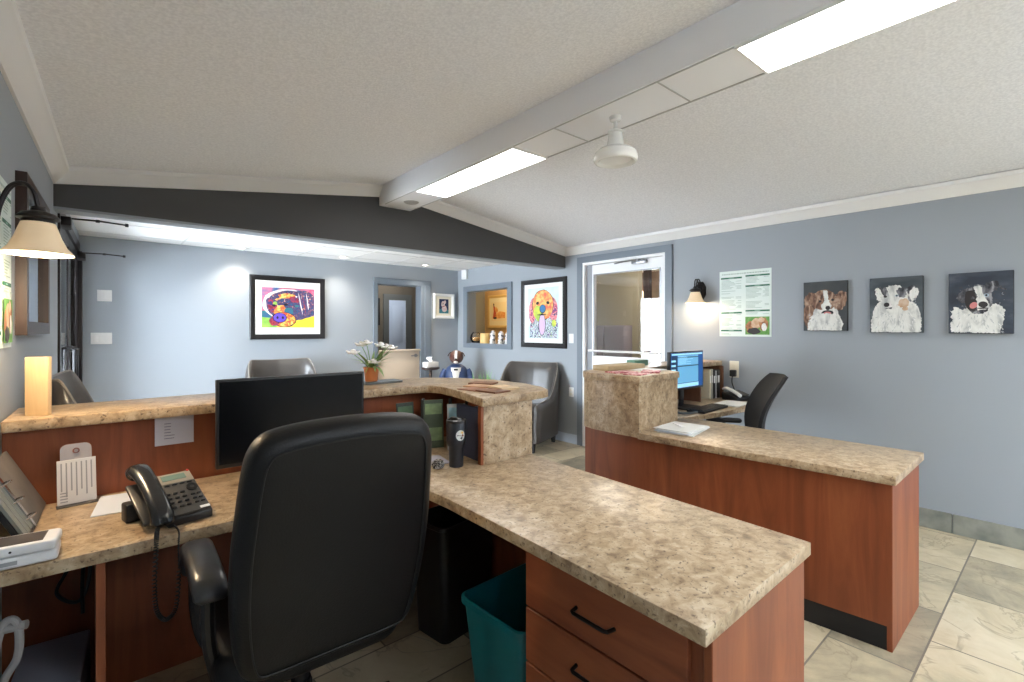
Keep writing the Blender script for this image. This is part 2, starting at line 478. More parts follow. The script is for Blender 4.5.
for yy, zz, txt, rl in ((4.50, 2.105, 'dark door closer arm above the entrance door, beside the gable beam', .34), (6.14, 2.07, 'dark door closer arm above the entrance door, by the far wall', .33)):
    t = thing('door_closer', txt, 'door closer', (xl(yy)+.016, yy, zz), 0, 'door closers of the entrance')
    bm = new(); box(bm, -.016, .045, -.12, .10, -.03, .03, bev=.008); obj('body', bm, bronze, t)
    bm = new(); tube(bm, [(.03,0,.036),(.18,.004,.040),(rl,-.01,.030)], .006); lathe(bm, [(0,.028),(.012,.028),(.012,.046),(0,.046)], 12, T(.18,0,0)); lathe(bm, [(0,.018),(.011,.018),(.011,.04),(0,.04)], 12, T(rl,-.01,0)); obj('arm', bm, black_p, t)

# ---------------- unseen window added behind the camera in the left wall for side daylight
bm = new()
for a, b, c, d in ((WY0,WY0+.06,WZ0,WZ1),(WY1-.06,WY1,WZ0,WZ1),(WY0,WY1,WZ0,WZ0+.06),(WY0,WY1,WZ1-.06,WZ1),((WY0+WY1)/2-.03,(WY0+WY1)/2+.03,WZ0,WZ1)):
    ltube(a, b, c, d, -.10, .012)
struct('added_window', bm, crown_m)

# ---------------- white glass door with grey-blue casing in the right wall
bm = new()
for y0, y1, z0, z1 in ((2.636,GY0,0,GZ),(GY1,3.894,0,GZ),(2.636,3.894,GZ,2.236)):
    box(bm, XR-.022, XR, y0, y1, z0, z1, bev=.003, seg=1)
struct('trim_8', bm, trim_m)
bm = new()                                    # white jamb lining
box(bm, XR-.012, XR+.15, GY0, GY0+.03, 0, GZ-.03); box(bm, XR-.012, XR+.15, GY1-.03, GY1, 0, GZ-.03); box(bm, XR-.012, XR+.15, GY0, GY1, GZ-.03, GZ)
struct('trim_9', bm, mat('door_white', (240,241,243), .4))
dw = MATS['door_white']
bm = new()
D0, D1, DX0, DX1 = GY0+.035, GY1-.12, XR+.02, XR+.06
for y0, y1, z0, z1 in ((D0,2.795,1.075,2.012),(3.66,D1,1.075,2.012),(D0,D1,2.012,2.13),(D0,D1,.01,1.075)):
    box(bm, DX0, DX1, y0, y1, z0, z1, bev=.002, seg=1)
door2 = struct('door_2', bm, dw); door2['label'] = 'white door with a large glass pane in the right wall'
bm = new(); box(bm, DX0+.014, DX0+.020, 2.79, 3.665, 1.07, 2.017); obj('door_glass', bm, glass, door2)
bm = new(); box(bm, DX0-.006, DX0, 2.785, 2.797, 1.07, 2.02); box(bm, DX0-.006, DX0, 3.658, 3.67, 1.07, 2.02); box(bm, DX0-.006, DX0, 2.785, 3.67, 2.008, 2.02); obj('glazing_bead', bm, steel, door2)
bm = new(); tube(bm, [(DX0-.06,2.80,1.135),(DX0-.06,3.70,1.135)], .013, 10)
for y in (2.81, 3.69): tube(bm, [(DX0,y,1.135),(DX0-.06,y,1.135)], .012)
obj('push_bar', bm, white_p, door2)
bm = new(); box(bm, XR+.03, XR+.08, D1+.003, GY1-.03, 0, GZ-.03); struct('trim_10', bm, mat('jamb_grey', (150,154,160), .5))
t = thing('door_closer', 'silver door closer arm at the top of the white glass door', 'door closer', (DX0, 3.10, 2.10))
bm = new(); box(bm, -.045, 0, -.16, .02, -.02, .02, bev=.008); obj('body', bm, steel, t)
bm = new(); tube(bm, [(-.03,-.06,.026),(-.16,.02,.0),(-.03,.25,.012)], .007); lathe(bm, [(0,.0),(.026,.0),(.026,.03),(0,.03)], 14, T(-.03,-.06,0)); obj('arm', bm, steel, t)

# hall behind the white door
olive = mat('olive_wall', (176,168,146), .7)
taupe = mat('taupe_wall', (132,112,92), .7)
bm = new(); box(bm, 6.2, 6.3, 4.27, 5.15, 0, 2.4); struct('wall_hall', bm, olive)
bm = new()
box(bm, 7.5, 7.6, 1.2, 4.66, 0, 2.4); box(bm, 7.5, 7.6, 4.66, 5.15, 0, .9); box(bm, 7.5, 7.6, 4.66, 5.15, 1.80, 2.4); box(bm, 7.5, 7.6, 5.12, 5.2, 0, 2.4)
struct('wall_hall_far', bm, taupe)
bm = new()
for y0, y1, z0, z1 in ((4.66,4.70,.9,1.8),(5.08,5.12,.9,1.8),(4.66,5.12,.9,.94),(4.66,5.12,1.76,1.8),(4.66,5.12,1.12,1.14),(4.87,4.885,.9,1.8)):
    box(bm, 7.47, 7.55, y0, y1, z0, z1)
struct('window_2', bm, crown_m)
bm = new(); box(bm, 4.57, 7.6, 5.15, 5.19, 0, 2.4); box(bm, 4.57, 7.6, 1.15, 1.2, 0, 2.4); struct('wall_hall_side', bm, olive)
bm = new(); box(bm, 4.57, 7.6, 1.2, 5.15, 2.4, 2.45); struct('ceiling_hall', bm, tilec_m)
bm = new(); box(bm, 6.32, 6.42, 4.18, 4.268, 0, 2.4, bev=.004); struct('trim_11', bm, mat('dark_post', (52,40,36), .5))
t = thing('storage_cabinet', 'mauve grey cabinet in the hall behind the white glass door', 'cabinet', (6.0, 4.75, 0))
cabm = mat('mauve_cabinet', (146,138,146), .5)
bm = new(); box(bm, 0, .19, -.38, .38, 0, 1.44, bev=.004); obj('body', bm, cabm, t)
for s in (-1, 1):
    bm = new(); box(bm, -.018, -.001, min(s*.005,s*.375), max(s*.005,s*.375), .06, 1.42, bev=.003); d = obj('door', bm, cabm, t)
    bm = new(); box(bm, -.03, -.018, s*.03-.006, s*.03+.006, .8, .92, bev=.003); obj('handle', bm, steel, d)
t = thing('wall_lamp', 'small white lamp glowing in the hall behind the glass door', 'lamp', (7.44, 5.02, 1.93))
bm = new(); lathe(bm, [(.05,0),(.09,.12),(.085,.12),(.046,.004),(0,.004)], 18); obj('lamp_shade', bm, mat('lamp_glow', (255,236,214), .5, emit=(255,226,196), estr=2.0), t)
bm = new(); tube(bm, [(0,0,.0),(.0,0,-.05),(.055,0,-.05)], .01); obj('arm', bm, bronze, t)

# room behind the pass-through window
warm = mat('warm_tan_wall', (206,170,116), .7)
bm = new(); box(bm, 5.6, 5.7, 5.19, 7.24, 0, 2.4); struct('wall_pass', bm, warm)
bm = new(); box(bm, 4.57, 5.6, 7.24, 7.30, 0, 2.4); struct('wall_pass_side', bm, mat('pass_grey', (124,122,112), .7))
bm = new(); box(bm, 4.57, 5.7, 5.19, 7.30, 2.4, 2.45); struct('ceiling_pass', bm, tilec_m)
bm = new()
for y0, y1, z0, z1 in ((5.09,NY0,NZ0,NZ1),(NY1,6.24,NZ0,NZ1),(5.09,6.24,NZ1,2.042),(5.09,6.24,1.10,NZ0)):
    box(bm, XR-.022, XR, y0, y1, z0, z1, bev=.003, seg=1)
box(bm, XR-.018, XR+.17, NY0+.006, NY1-.006, NZ0, NZ0+.006); box(bm, XR, XR+.152, NY0, NY0+.006, NZ0, NZ1); box(bm, XR, XR+.152, NY1-.006, NY1, NZ0, NZ1)
struct('window_3', bm, trim_m)

# dutch door and corridor
bm = new()
for x0, x1, z0, z1 in ((2.99,OX0,0,OZ),(OX1+.051,3.92,0,OZ),(2.99,3.92,OZ,2.107)):
    box(bm, x0, x1, YF-.022, YF, z0, z1, bev=.003, seg=1)
box(bm, OX0, OX0+.012, YF-.01, YF+.15, 0, OZ); box(bm, OX1-.012, OX1+.05, YF-.012, YF+.15, 0, OZ); box(bm, OX0, OX1, YF-.01, YF+.15, OZ-.012, OZ)
struct('trim_12', bm, trim_m)
bm = new(); box(bm, OX0+.015, OX1-.015, YF+.03, YF+.07, .01, 1.055, bev=.003); box(bm, OX0+.013, OX1-.013, YF+.0, YF+.10, 1.055, 1.085, bev=.003)
door3 = struct('door_3', bm, mat('beige_door', (206,190,170), .5)); door3['label'] = 'beige lower half of the dutch door in the far wall'
bm = new(); tube(bm, [(3.68,YF+.03,.99),(3.68,YF-.02,.99),(3.58,YF-.025,.99)], .010); lathe(bm, [(0,0),(.026,0),(.026,.008),(0,.008)], 16, T(3.68,YF+.03,.99) @ R(90,'X')); obj('door_handle', bm, steel, door3)
bm = new(); box(bm, 2.75, 2.85, YF+.15, 8.0, 0, 2.4); box(bm, 2.8, 5.4, 7.9, 8.0, 0, 2.4); box(bm, 5.3, 5.4, 7.3, 7.9, 0, 2.4); box(bm, 4.5, 4.57, YF+.15, 7.3, 0, 2.4)
struct('wall_corridor', bm, mat('corridor_olive', (112,100,84), .7))
bm = new(); box(bm, 2.8, 5.4, YF+.15, 7.9, 2.4, 2.45); struct('ceiling_corridor', bm, tilec_m)
bm = new()
for x0, x1, z0, z1 in ((3.86,3.965,0,1.9),(4.30,4.41,0,1.9),(3.86,4.41,1.90,2.0)): box(bm, x0, x1, 7.87, 7.9, z0, z1)
struct('trim_13', bm, mat('corridor_trim', (104,104,100), .5))
bm = new(); box(bm, 3.968, 4.295, 7.88, 7.897, .01, 1.895); box(bm, 4.03, 4.235, 7.874, 7.88, 1.15, 1.80, bev=.002); box(bm, 4.03, 4.235, 7.874, 7.88, .2, 1.0, bev=.002)  # pale blue colour stands for bluish light in an opening
door4 = struct('door_4', bm, mat('bluish_light_door', (214,224,240), .4)); door4['label'] = 'pale blue door panel standing for a bluish lit opening at the end of the corridor'
bm = new(); lathe(bm, [(0,0),(.02,0),(.028,.03),(.02,.05),(0,.055)], 14, T(4.0,7.88,.98) @ R(90,'X')); obj('door_handle', bm, steel, door4)
bm = new(); box(bm, 3.70, 3.79, 7.86, 7.895, 1.45, 1.92, bev=.004); tag(obj('corridor_picture', bm, blackm), 'narrow black panel on the corridor wall behind the dutch door', 'picture')

# ================================================================== LIGHT FIXTURES
lens = mat('light_diffuser', (255,255,252), .5, emit=(255,252,246), estr=7)
for i, (y0, y1, txt) in enumerate(((2.225,3.445,'white fluorescent ceiling light nearest the gable beam'), (-.35,.87,'white fluorescent ceiling light at the top right, nearest the viewer'))):
    t = thing('ceiling_light', txt, 'light', (((bl((y0+y1)/2)+br((y0+y1)/2))/2-.006), (y0+y1)/2, 2.495), -1.1, 'fluorescent ceiling lights'); h = (y1-y0)/2
    bm = new()
    for a, b, c, d in ((-.146,-.139,-h+.01,h-.01),(.139,.146,-h+.01,h-.01),(-.146,.146,-h,-h+.01),(-.146,.146,h-.01,h)): box(bm, a, b, c, d, -.014, 0)
    obj('frame', bm, white_p, t)
    bm = new(); box(bm, -.139, .139, -h+.01, h-.01, -.010, -.002); obj('diffuser', bm, lens, t)
bm = new(); lathe(bm, [(0,-.008),(.055,-.008),(.062,-.004),(.066,0),(0,0)], 28, T(2.125,3.80,2.495))
for k in range(3): lathe(bm, [(.018+.014*k,-.0095),(.022+.014*k,-.0095),(.022+.014*k,-.007),(.018+.014*k,-.007)], 28, T(2.125,3.80,2.495))
tag(obj('ceiling_speaker', bm, mat('grille_grey', (176,176,176), .6)), 'round grey speaker grille in the white beam by the gable', 'speaker')
spot = mat('spot_glow', (255,244,226), .5, emit=(255,232,198), estr=9)
for x, y, txt in ((1.29,6.20,'recessed ceiling spot left of the long framed picture'), (2.45,6.13,'recessed ceiling spot between the framed picture and the dutch door'), (3.66,6.13,'recessed ceiling spot above the dutch door'),(3.3,4.9,'added recessed ceiling spot before the orange dog picture, hidden by the gable beam'),(1.9,4.9,'added recessed ceiling spot hidden behind the middle of the gable beam'),(.6,4.9,'added recessed ceiling spot hidden behind the left of the gable beam')):  # the three behind the gable are added to brighten the waiting area
    t = thing('recessed_spot', txt, 'light', (x, y, 2.31), 0, 'recessed spots of the waiting area')
    bm = new(); lathe(bm, [(.045,-.002),(.05,-.008),(.07,-.006),(.072,0),(.045,0)], 28); obj('trim_ring', bm, white_p, t)
    bm = new(); lathe(bm, [(0,-.003),(.044,-.003),(.044,0),(0,0)], 24); obj('lamp', bm, spot, t)

# ceiling fan motor
t = thing('ceiling_fan', 'white ceiling fan motor hanging from the ridge on a short rod', 'fan', (2.078, 1.572, 2.495))
fanm = mat('fan_white', (238,239,238), .22)
bm = new(); tube(bm, [(0,0,0),(0,0,-.085)], .010, 10); lathe(bm, [(0,0),(.032,0),(.028,-.02),(.012,-.026),(0,-.026)], 20); obj('downrod', bm, fanm, t)
bm = new(); lathe(bm, [(0,-.076),(.040,-.076),(.042,-.082),(.034,-.088),(.044,-.15),(.05,-.165),(0,-.165)], 28); obj('coupling_cover', bm, fanm, t)
bm = new(); lathe(bm, [(0,-.160),(.05,-.163),(.085,-.172),(.108,-.19),(.114,-.212),(.114,-.226),(.108,-.236),(.098,-.240),(.088,-.236),(.080,-.226),(.06,-.222),(0,-.22)], 36); obj('motor_housing', bm, fanm, t)

# sconces
SR = .115
def sconce(label, loc, rz, watt):
    t = thing('wall_sconce', label, 'lamp', loc, rz, 'wall sconces')
    bm = new(); prism(bm, [(.055*math.cos(a)*(1 if abs(math.cos(a))<.7 else .95), .095*math.sin(a)) for a in [2*PI*k/8+PI/8 for k in range(8)]], 0, .022, bev=.006, M=T(0,0,.115) @ R(90,'X')); obj('back_plate', bm, bronze, t)
    for dx in (-.011, .011):
        bm = new(); tube(bm, bez([(dx,-.02,.10),(dx,-.03,.155),(dx,-.052,.208),(dx,-.082,.222),(dx,-.104,.2),(dx*.6,-.114,.15)], 6), .0055); obj('arm', bm, bronze, t)
    bm = new(); lathe(bm, [(0,.152),(.018,.152),(.020,.138),(.042,.130),(.054,.118),(.054,.112),(.043,.108),(.041,.093),(0,.093)], 28, T(0,-SR,0)); obj('cap', bm, bronze, t)
    bm = new(); lathe(bm, [(.038,.106),(.043,.097),(.049,.079),(.058,.051),(.072,.020),(.085,.005),(.0895,0),(.0885,-.004),(.082,.004),(.068,.020),(.054,.051),(.045,.079),(.038,.100)], 36, T(0,-SR,0)); obj('lamp_shade', bm, mat('alabaster_shade', (240,222,194), .4, mottle=(226,202,168), scale=6, emit=(255,214,160), estr=.10), t)
    bm = new(); lathe(bm, [(0,.02),(.02,.028),(.028,.045),(.024,.065),(.014,.085),(.013,.10),(0,.10)], 20, T(0,-SR,0)); obj('bulb', bm, mat('bulb_glow', (255,238,210), .4, emit=(255,226,180), estr=14), t)
    ld = bpy.data.lights.new('sconce_glow', 'POINT'); ld.energy = watt; ld.color = (1,.80,.55); ld.shadow_soft_size = .03
    lo = bpy.data.objects.new('sconce_glow', ld); COL.objects.link(lo)
    lo.matrix_world = Matrix.Translation(loc) @ R(rz,'Z') @ T(0,-SR,-.005)
sconce('bronze wall lamp with a cream bell shade on the left wall', (xl(2.22), 2.22, 1.632), 87.8, 11)
sconce('bronze wall lamp with a white bell shade between the glass door and the poster', (XR, 2.335, 1.632), -90, 3)

# ================================================================== PICTURES
def blob(cx, cy, rx, ry, n=22, rot=0, jit=0):
    o = []; ca, sa = math.cos(math.radians(rot)), math.sin(math.radians(rot))
    for k in range(n):
        a = 2*PI*k/n; j = 1+random.uniform(-jit, jit)
        x, y = rx*math.cos(a)*j, ry*math.sin(a)*j
        o.append((cx+x*ca-y*sa, cy+x*sa+y*ca))
    return o
def art(w, h, layers, y=0.0):
    """flat picture w x h, centred; layers = (polygon in 0..1 space, material index); faces -y"""
    bm = new()
    for i, (poly, mi) in enumerate(layers):
        yy = y-.00004*i
        vs = [bm.verts.new(((u-.5)*w, yy, (v-.5)*h)) for u, v in [(min(max(a,.0),1),min(max(b,0),1)) for a, b in poly]]
        try:
            f = bm.faces.new(vs); f.material_index = mi
            f.normal_update()
            if f.normal.y > 0: f.normal_flip()
        except ValueError: pass
    return bm
FULL = [(0,0),(1,0),(1,1),(0,1)]
def shag(poly, amt, step=.018):
    o = []
    for i in range(len(poly)):
        a, b = V(poly[i]), V(poly[(i+1)%len(poly)]); n = max(1, int((b-a).length/step))
        for k in range(n):
            p = a.lerp(b, k/n); o.append((p.x+random.uniform(-amt,amt), p.y+random.uniform(-amt,amt)))
    return o
def strokes(n, x0, x1, y0, y1, cx, cy, mis, ln=.06, wd=.006):
    o = []
    for _ in range(n):
        x, y = random.uniform(x0,x1), random.uniform(y0,y1); a = math.atan2(y-cy, x-cx)+random.uniform(-.5,.5); l = ln*random.uniform(.4,1)
        dx, dy = math.cos(a)*l, math.sin(a)*l; px, py = -math.sin(a)*wd, math.cos(a)*wd
        o.append(([(x-dx/2,y-dy/2),(x+px,y+py),(x+dx/2,y+dy/2),(x-px,y-py)], random.choice(mis)))
    return o
def frame_mesh(w, h, fw, depth, prof=None):
    """mitred frame, back on y=0, front at -depth"""
    bm = new(); prof = prof or [(0,0),(0,-depth*.8),(fw*.15,-depth),(fw*.55,-depth*.9),(fw,-depth*.55),(fw,0)]
    cor = [(-w/2,-h/2,1,1),(w/2,-h/2,-1,1),(w/2,h/2,-1,-1),(-w/2,h/2,1,-1)]
    rings = [[bm.verts.new((x+sx*a, b, z+sz*a)) for a, b in prof] for x, z, sx, sz in cor]
    n = len(prof)
    for i in range(4):
        A, B = rings[i], rings[(i+1)%4]
        for k in range(n): bm.faces.new((A[k], A[(k+1)%n], B[(k+1)%n], B[k]))
    bmesh.ops.recalc_face_normals(bm, faces=bm.faces)
    return bm
def framed(name, label, loc, rz, w, h, fw, depth, fm, matw, matm, pw, ph, layers, mats, px=0, pz=0, group=None, cat='picture'):
    t = thing(name, label, cat, loc, rz, group)
    obj('frame', frame_mesh(w, h, fw, depth), fm, t, 25)
    if matm: 
        bm = new(); box(bm, -w/2+fw*.9, w/2-fw*.9, -depth*.42, -.002, -h/2+fw*.9, h/2-fw*.9); obj('mat_board', bm, matm, t)
    obj('print', art(pw, ph, layers, -depth*.42-.001), mats, t)
    return t

POP = [mat('pop_bg', (214,90,130), .7, ramp=[(.35,(206,70,110)),(.5,(214,120,150)),(.62,(70,110,160))], scale=6),
       mat('pop_yellow', (232,206,60), .7), mat('pop_green', (120,176,70), .7, mottle=(160,200,90), scale=12),
       mat('pop_dark', (40,52,92), .7, ramp=[(.30,(196,84,90)),(.37,(40,44,84)),(.44,(52,100,148)),(.49,(30,30,60)),(.55,(110,60,110)),(.60,(40,60,110)),(.66,(220,150,110)),(.72,(236,214,200))], scale=34, detail=3, distort=1.4),
       mat('pop_orange', (232,150,60), .7, ramp=[(.38,(226,80,60)),(.5,(240,160,70)),(.62,(246,214,120))], scale=22, detail=2, distort=1),
       mat('pop_violet', (96,70,190), .6), mat('pop_black', (24,22,34), .7),
       mat('pop_red', (160,44,62), .7, ramp=[(.4,(120,34,60)),(.5,(186,60,70)),(.6,(60,50,110))], scale=24, detail=2, distort=1),
       mat('pop_white', (236,230,232), .7), mat('pop_blue', (52,96,140), .7, mottle=(40,120,120), scale=18)]
L_rott = [(FULL,0),([(0,0),(1,0),(1,.30),(.6,.22),(0,.30)],1),([(0,0),(.28,0),(.22,.26),(0,.28)],2),([(0,.26),(.18,.24),(.2,.42),(0,.42)],9)]
L_rott += [(blob(.50,.58,.49,.40,30,-6,.02),8),(blob(.56,.56,.47,.38,30,-8,.03),3),(blob(.80,.60,.26,.36,20,10,.06),3),
           (blob(.20,.54,.12,.24,18,12,.08),3),(blob(.19,.54,.08,.17,18,12,.12),7),(blob(.24,.60,.04,.05,14,0,.15),2),(blob(.72,.64,.012,.25,16,8,.3),8),(blob(.79,.64,.012,.24,16,8,.3),7),(blob(.86,.68,.010,.18,14,6,.3),8),(blob(.62,.80,.05,.02,14,-20,.3),8),(blob(.30,.72,.06,.02,14,30,.3),4),(blob(.66,.55,.05,.03,14,0,.3),9),
           (blob(.45,.80,.16,.06,16,4,.15),4),(blob(.60,.72,.10,.07,16,-30,.15),7),(blob(.33,.42,.10,.16,18,-20,.1),4),(blob(.50,.40,.09,.10,14,0,.15),9),
           (blob(.40,.20,.24,.19,26,-8,.03),6),(blob(.40,.205,.225,.175,26,-8,.03),4),(blob(.23,.16,.10,.12,18,0,.05),7),
           (blob(.33,.245,.135,.125,22,-4,.02),6),(blob(.33,.25,.12,.112,22,-4,.02),5),(blob(.285,.25,.02,.035,12),6),(blob(.385,.25,.022,.035,12),6),
           (blob(.22,.55,.035,.03,12),6),(blob(.44,.58,.04,.03,12),6)]
blackframe = mat('black_frame', (26,24,26), .35)
framed('framed_picture', 'wide black frame with a colourful sleeping dog painting on the far wall', (1.872, YF, 1.648), 0, .885, .775, .06, .03, blackframe, 0, paper, .62, .49, L_rott, POP, group='framed dog pictures')
POP2 = [mat('pastel_bg', (206,228,226), .7, mottle=(222,236,234), scale=10),
        mat('pop2_orange', (240,150,84), .7, ramp=[(.38,(232,110,90)),(.5,(244,160,96)),(.62,(248,200,120))], scale=18, detail=2),
        mat('pop2_pink', (224,110,132), .7, ramp=[(.36,(120,70,130)),(.46,(226,110,124)),(.58,(240,170,170)),(.66,(90,70,110))], scale=26, detail=2, distort=1),
        mat('pop2_yellow', (222,220,90), .7, mottle=(130,190,90), scale=10), mat('pop2_blue', (64,120,170), .6), mat('pop2_tongue', (214,186,222), .7),
        mat('pop2_ink', (74,86,110), .7, ramp=[(.40,(60,72,100)),(.47,(206,226,226)),(.54,(214,230,230)),(.60,(110,90,140))], scale=30, detail=2, distort=1.5), MATS['pop_black']]
L_gold = [(FULL,0),([(.05,.02),(.95,.02),(.98,.3),(.80,.52),(.2,.5),(.06,.25)],6),
          (blob(.17,.56,.13,.24,18,-8,.08),2),(blob(.83,.58,.14,.24,18,10,.08),2),(blob(.5,.66,.35,.30,26,0,.02),7),(blob(.5,.665,.335,.288,26,0,.02),1),
          (blob(.34,.52,.15,.13,18,0,.04),3),(blob(.63,.53,.14,.14,18,0,.04),1),(blob(.40,.42,.12,.08,16,0,.05),3),(blob(.48,.28,.115,.22,20,0,.02),7),(blob(.48,.28,.10,.205,20,0,.02),5),
          (blob(.5,.585,.105,.085,18),7),(blob(.5,.59,.09,.075,18),4),(blob(.33,.70,.05,.03,14,10),7),(blob(.67,.70,.05,.03,14,-10),7),(blob(.47,.47,.16,.012,12),7),(blob(.86,.30,.07,.07,14,0,.1),3)]
L_gold[2:2] = strokes(90, .08, .92, .04, .46, .5, .7, (4,2,7,5,3), .07, .007)
L_gold[96:96] = []
framed('framed_picture', 'tall black frame with a bright orange dog painting above the grey armchair', (XR, 4.48, 1.588), -90, .82, .888, .062, .03, blackframe, 0, paper, .56, .66, L_gold, POP2, group='framed dog pictures')
PSM = [mat('navy_bg', (30,48,80), .7), mat('poodle_cream', (220,210,206), .7, mottle=(196,160,160), scale=40), mat('teal_patch', (60,120,130), .7), MATS['pop_black'], mat('red_dot', (170,70,80), .6)]
L_poo = [(FULL,0),([(0,0),(1,0),(1,.25),(0,.3)],2),(blob(.55,.32,.26,.24,16,0,.08),1),(blob(.42,.66,.18,.20,16,0,.08),1),(blob(.62,.80,.12,.12,12,0,.1),1),(blob(.30,.60,.08,.12,12,0,.08),1),(blob(.38,.68,.03,.03,10),3),(blob(.46,.68,.03,.03,10),3),(blob(.41,.60,.035,.03,10),3),(blob(.47,.48,.14,.03,10),4)]
framed('framed_picture', 'small white framed picture of a pale curly dog beside the dutch door', (4.145, YF, 1.738), 0, .37, .385, .045, .05, white_p, 0, cream_p, .17, .22, L_poo, PSM, group='framed dog pictures')
PWM = [mat('sand_bg', (238,214,160), .7), mat('fox_orange', (214,130,60), .7, mottle=(238,180,100), scale=16), mat('fox_dark', (70,50,40), .7), mat('fox_red', (196,80,44), .7)]
L_fox = [(FULL,0),([(.1,.12),(.95,.15),(.97,.45),(.7,.5),(.35,.35),(.15,.3)],1),([(.08,.15),(.22,.1),(.34,.4),(.24,.75),(.12,.9),(.14,.5)],3),(blob(.60,.36,.3,.14,18,5,.08),1),(blob(.25,.16,.12,.06,12),2),(blob(.34,.6,.1,.16,14,20,.1),1),([(.1,.95),(.16,.7),(.2,.92)],2)]
framed('framed_picture', 'gold framed picture of an orange animal seen through the pass-through window', (5.6, 6.82, 1.70), -90, .62, .60, .05, .03, mat('gold_frame', (226,190,116), .4, metal=.2), 0, mat('cream_mat', (240,222,176), .7), .40, .34, L_fox, PWM)

# canvases on the right wall
fur_w = mat('fur_white', (222,222,218), .8, ramp=[(.34,(176,178,178)),(.46,(222,222,218)),(.6,(236,236,232)),(.7,(200,196,190))], scale=14, stretch=(1.5,1,.6), detail=6, distort=.6)
fur_br = mat('fur_brown', (132,100,82), .8, ramp=[(.36,(84,62,54)),(.5,(140,108,90)),(.64,(186,158,138))], scale=24, stretch=(1.4,1,.6), detail=5, distort=.8)
fur_gy = mat('fur_grey', (92,92,98), .8, ramp=[(.36,(44,46,52)),(.5,(96,96,102)),(.64,(156,156,160))], scale=22, stretch=(1.4,1,.6), detail=5, distort=.8)
fur_tan = mat('fur_tan', (188,150,118), .8, mottle=(214,190,166), scale=24)
bgs = [mat('canvas_charcoal', (76,80,82), .8, mottle=(62,66,70), scale=6), mat('canvas_slate', (64,72,78), .8, ramp=[(.4,(64,72,78)),(.56,(82,90,96)),(.66,(108,114,118))], scale=5, stretch=(.6,1,2)), mat('canvas_navy', (50,58,70), .8, ramp=[(.4,(52,58,70)),(.55,(64,72,84)),(.68,(90,96,106))], scale=6, stretch=(.8,1,1.6))]
pink = mat('tongue_pink', (206,130,130), .7); nosem = mat('nose_dark', (44,40,42), .6); blk = MATS['pop_black']; pale = mat('eye_pale', (170,190,204), .5)
def rag(poly_fn, n=34, jit=.03):
    return poly_fn
CM = [None, fur_w, fur_br, fur_gy, fur_tan, pink, nosem, pale, mat('fur_shade', (176,180,184), .8), mat('fur_dark', (74,66,64), .8), mat('fur_light', (238,238,236), .8)]
L1 = [(FULL,0),(blob(.20,.28,.20,.34,26,8,.05),2),([(.10,0),(.88,0),(.92,.14),(.84,.30),(.74,.44),(.30,.42),(.2,.3),(.1,.15)],1),(blob(.52,.36,.30,.16,26,0,.06),1),
      (blob(.20,.60,.17,.19,24,30,.07),2),(blob(.86,.60,.14,.20,24,-25,.07),2),(blob(.50,.62,.27,.22,26,0,.04),2),(blob(.40,.62,.15,.15,18,0,.06),2),
      ([(.46,.82),(.57,.82),(.60,.62),(.66,.50),(.62,.38),(.46,.38),(.42,.50),(.50,.62)],1),(blob(.57,.36,.14,.055,18,0,.04),6),(blob(.57,.345,.09,.04,16),5),(blob(.58,.46,.055,.045,16),6),
      (blob(.40,.60,.035,.022,12),6),(blob(.69,.62,.035,.022,12),6),(blob(.55,.25,.22,.10,20,0,.1),1)]
L2 = [(FULL,0),([(.03,0),(.97,0),(.98,.25),(.92,.45),(.80,.58),(.2,.58),(.08,.42),(.02,.2)],1),(blob(.5,.40,.42,.22,34,0,.04),1),
      (blob(.20,.70,.10,.14,20,15,.1),3),(blob(.18,.70,.07,.12,20,15,.1),1),(blob(.80,.70,.13,.15,20,-20,.08),3),(blob(.84,.69,.08,.12,20,-20,.1),1),(blob(.48,.63,.27,.23,28,0,.04),1),
      (blob(.62,.72,.09,.10,16,0,.15),3),(blob(.66,.52,.10,.09,16,0,.12),4),(blob(.68,.44,.05,.05,12,0,.15),4),(blob(.30,.74,.06,.08,14,0,.15),3),
      (blob(.335,.505,.055,.042,16),6),(blob(.31,.655,.035,.02,12),6),(blob(.53,.665,.035,.02,12),7),(blob(.53,.665,.018,.016,10),6),(blob(.38,.44,.07,.012,12),3)]
L3 = [(FULL,0),(blob(.78,.42,.2,.16,16,0,.2),0),([(.04,.02),(.80,0),(.86,.20),(.88,.38),(.76,.48),(.36,.46),(.14,.34),(.02,.16)],1),(blob(.46,.24,.34,.20,34,0,.08),1),(blob(.16,.30,.12,.14,20,30,.16),1),
      (blob(.26,.62,.14,.10,20,40,.1),3),(blob(.68,.76,.13,.09,20,25,.1),3),(blob(.84,.73,.07,.02,12,-35,.1),3),(blob(.48,.56,.22,.24,26,0,.05),3),(blob(.36,.54,.10,.18,18,10,.06),6),
      ([(.40,.76),(.52,.78),(.54,.66),(.62,.52),(.66,.42),(.58,.38),(.46,.38),(.44,.48),(.46,.62)],1),(blob(.55,.47,.075,.05,16,-5),6),(blob(.40,.46,.065,.05,16,30),5),(blob(.60,.62,.04,.026,12),7),(blob(.60,.62,.02,.018,10),6),(blob(.39,.58,.035,.02,12),3),(blob(.55,.41,.09,.012,12),6)]
def furry(L, chest, head, dark):
    O = []
    for i, (p, m) in enumerate(L):
        O.append((shag(p, .012) if m in (1,2,3,4) and i else p, m))
        if i == chest: O += strokes(110, .12, .86, .02, .34, .5, .6, (8,10,10,1), .09)
        if i == head: O += strokes(70, .12, .90, .45, .80, .5, .5, dark, .05, .005)
    return O
L1 = furry(L1, 3, 7, (9,2,4,9)); L2 = furry(L2, 2, 7, (8,10,1,8)); L3 = furry(L3, 4, 7, (9,3,8,9))
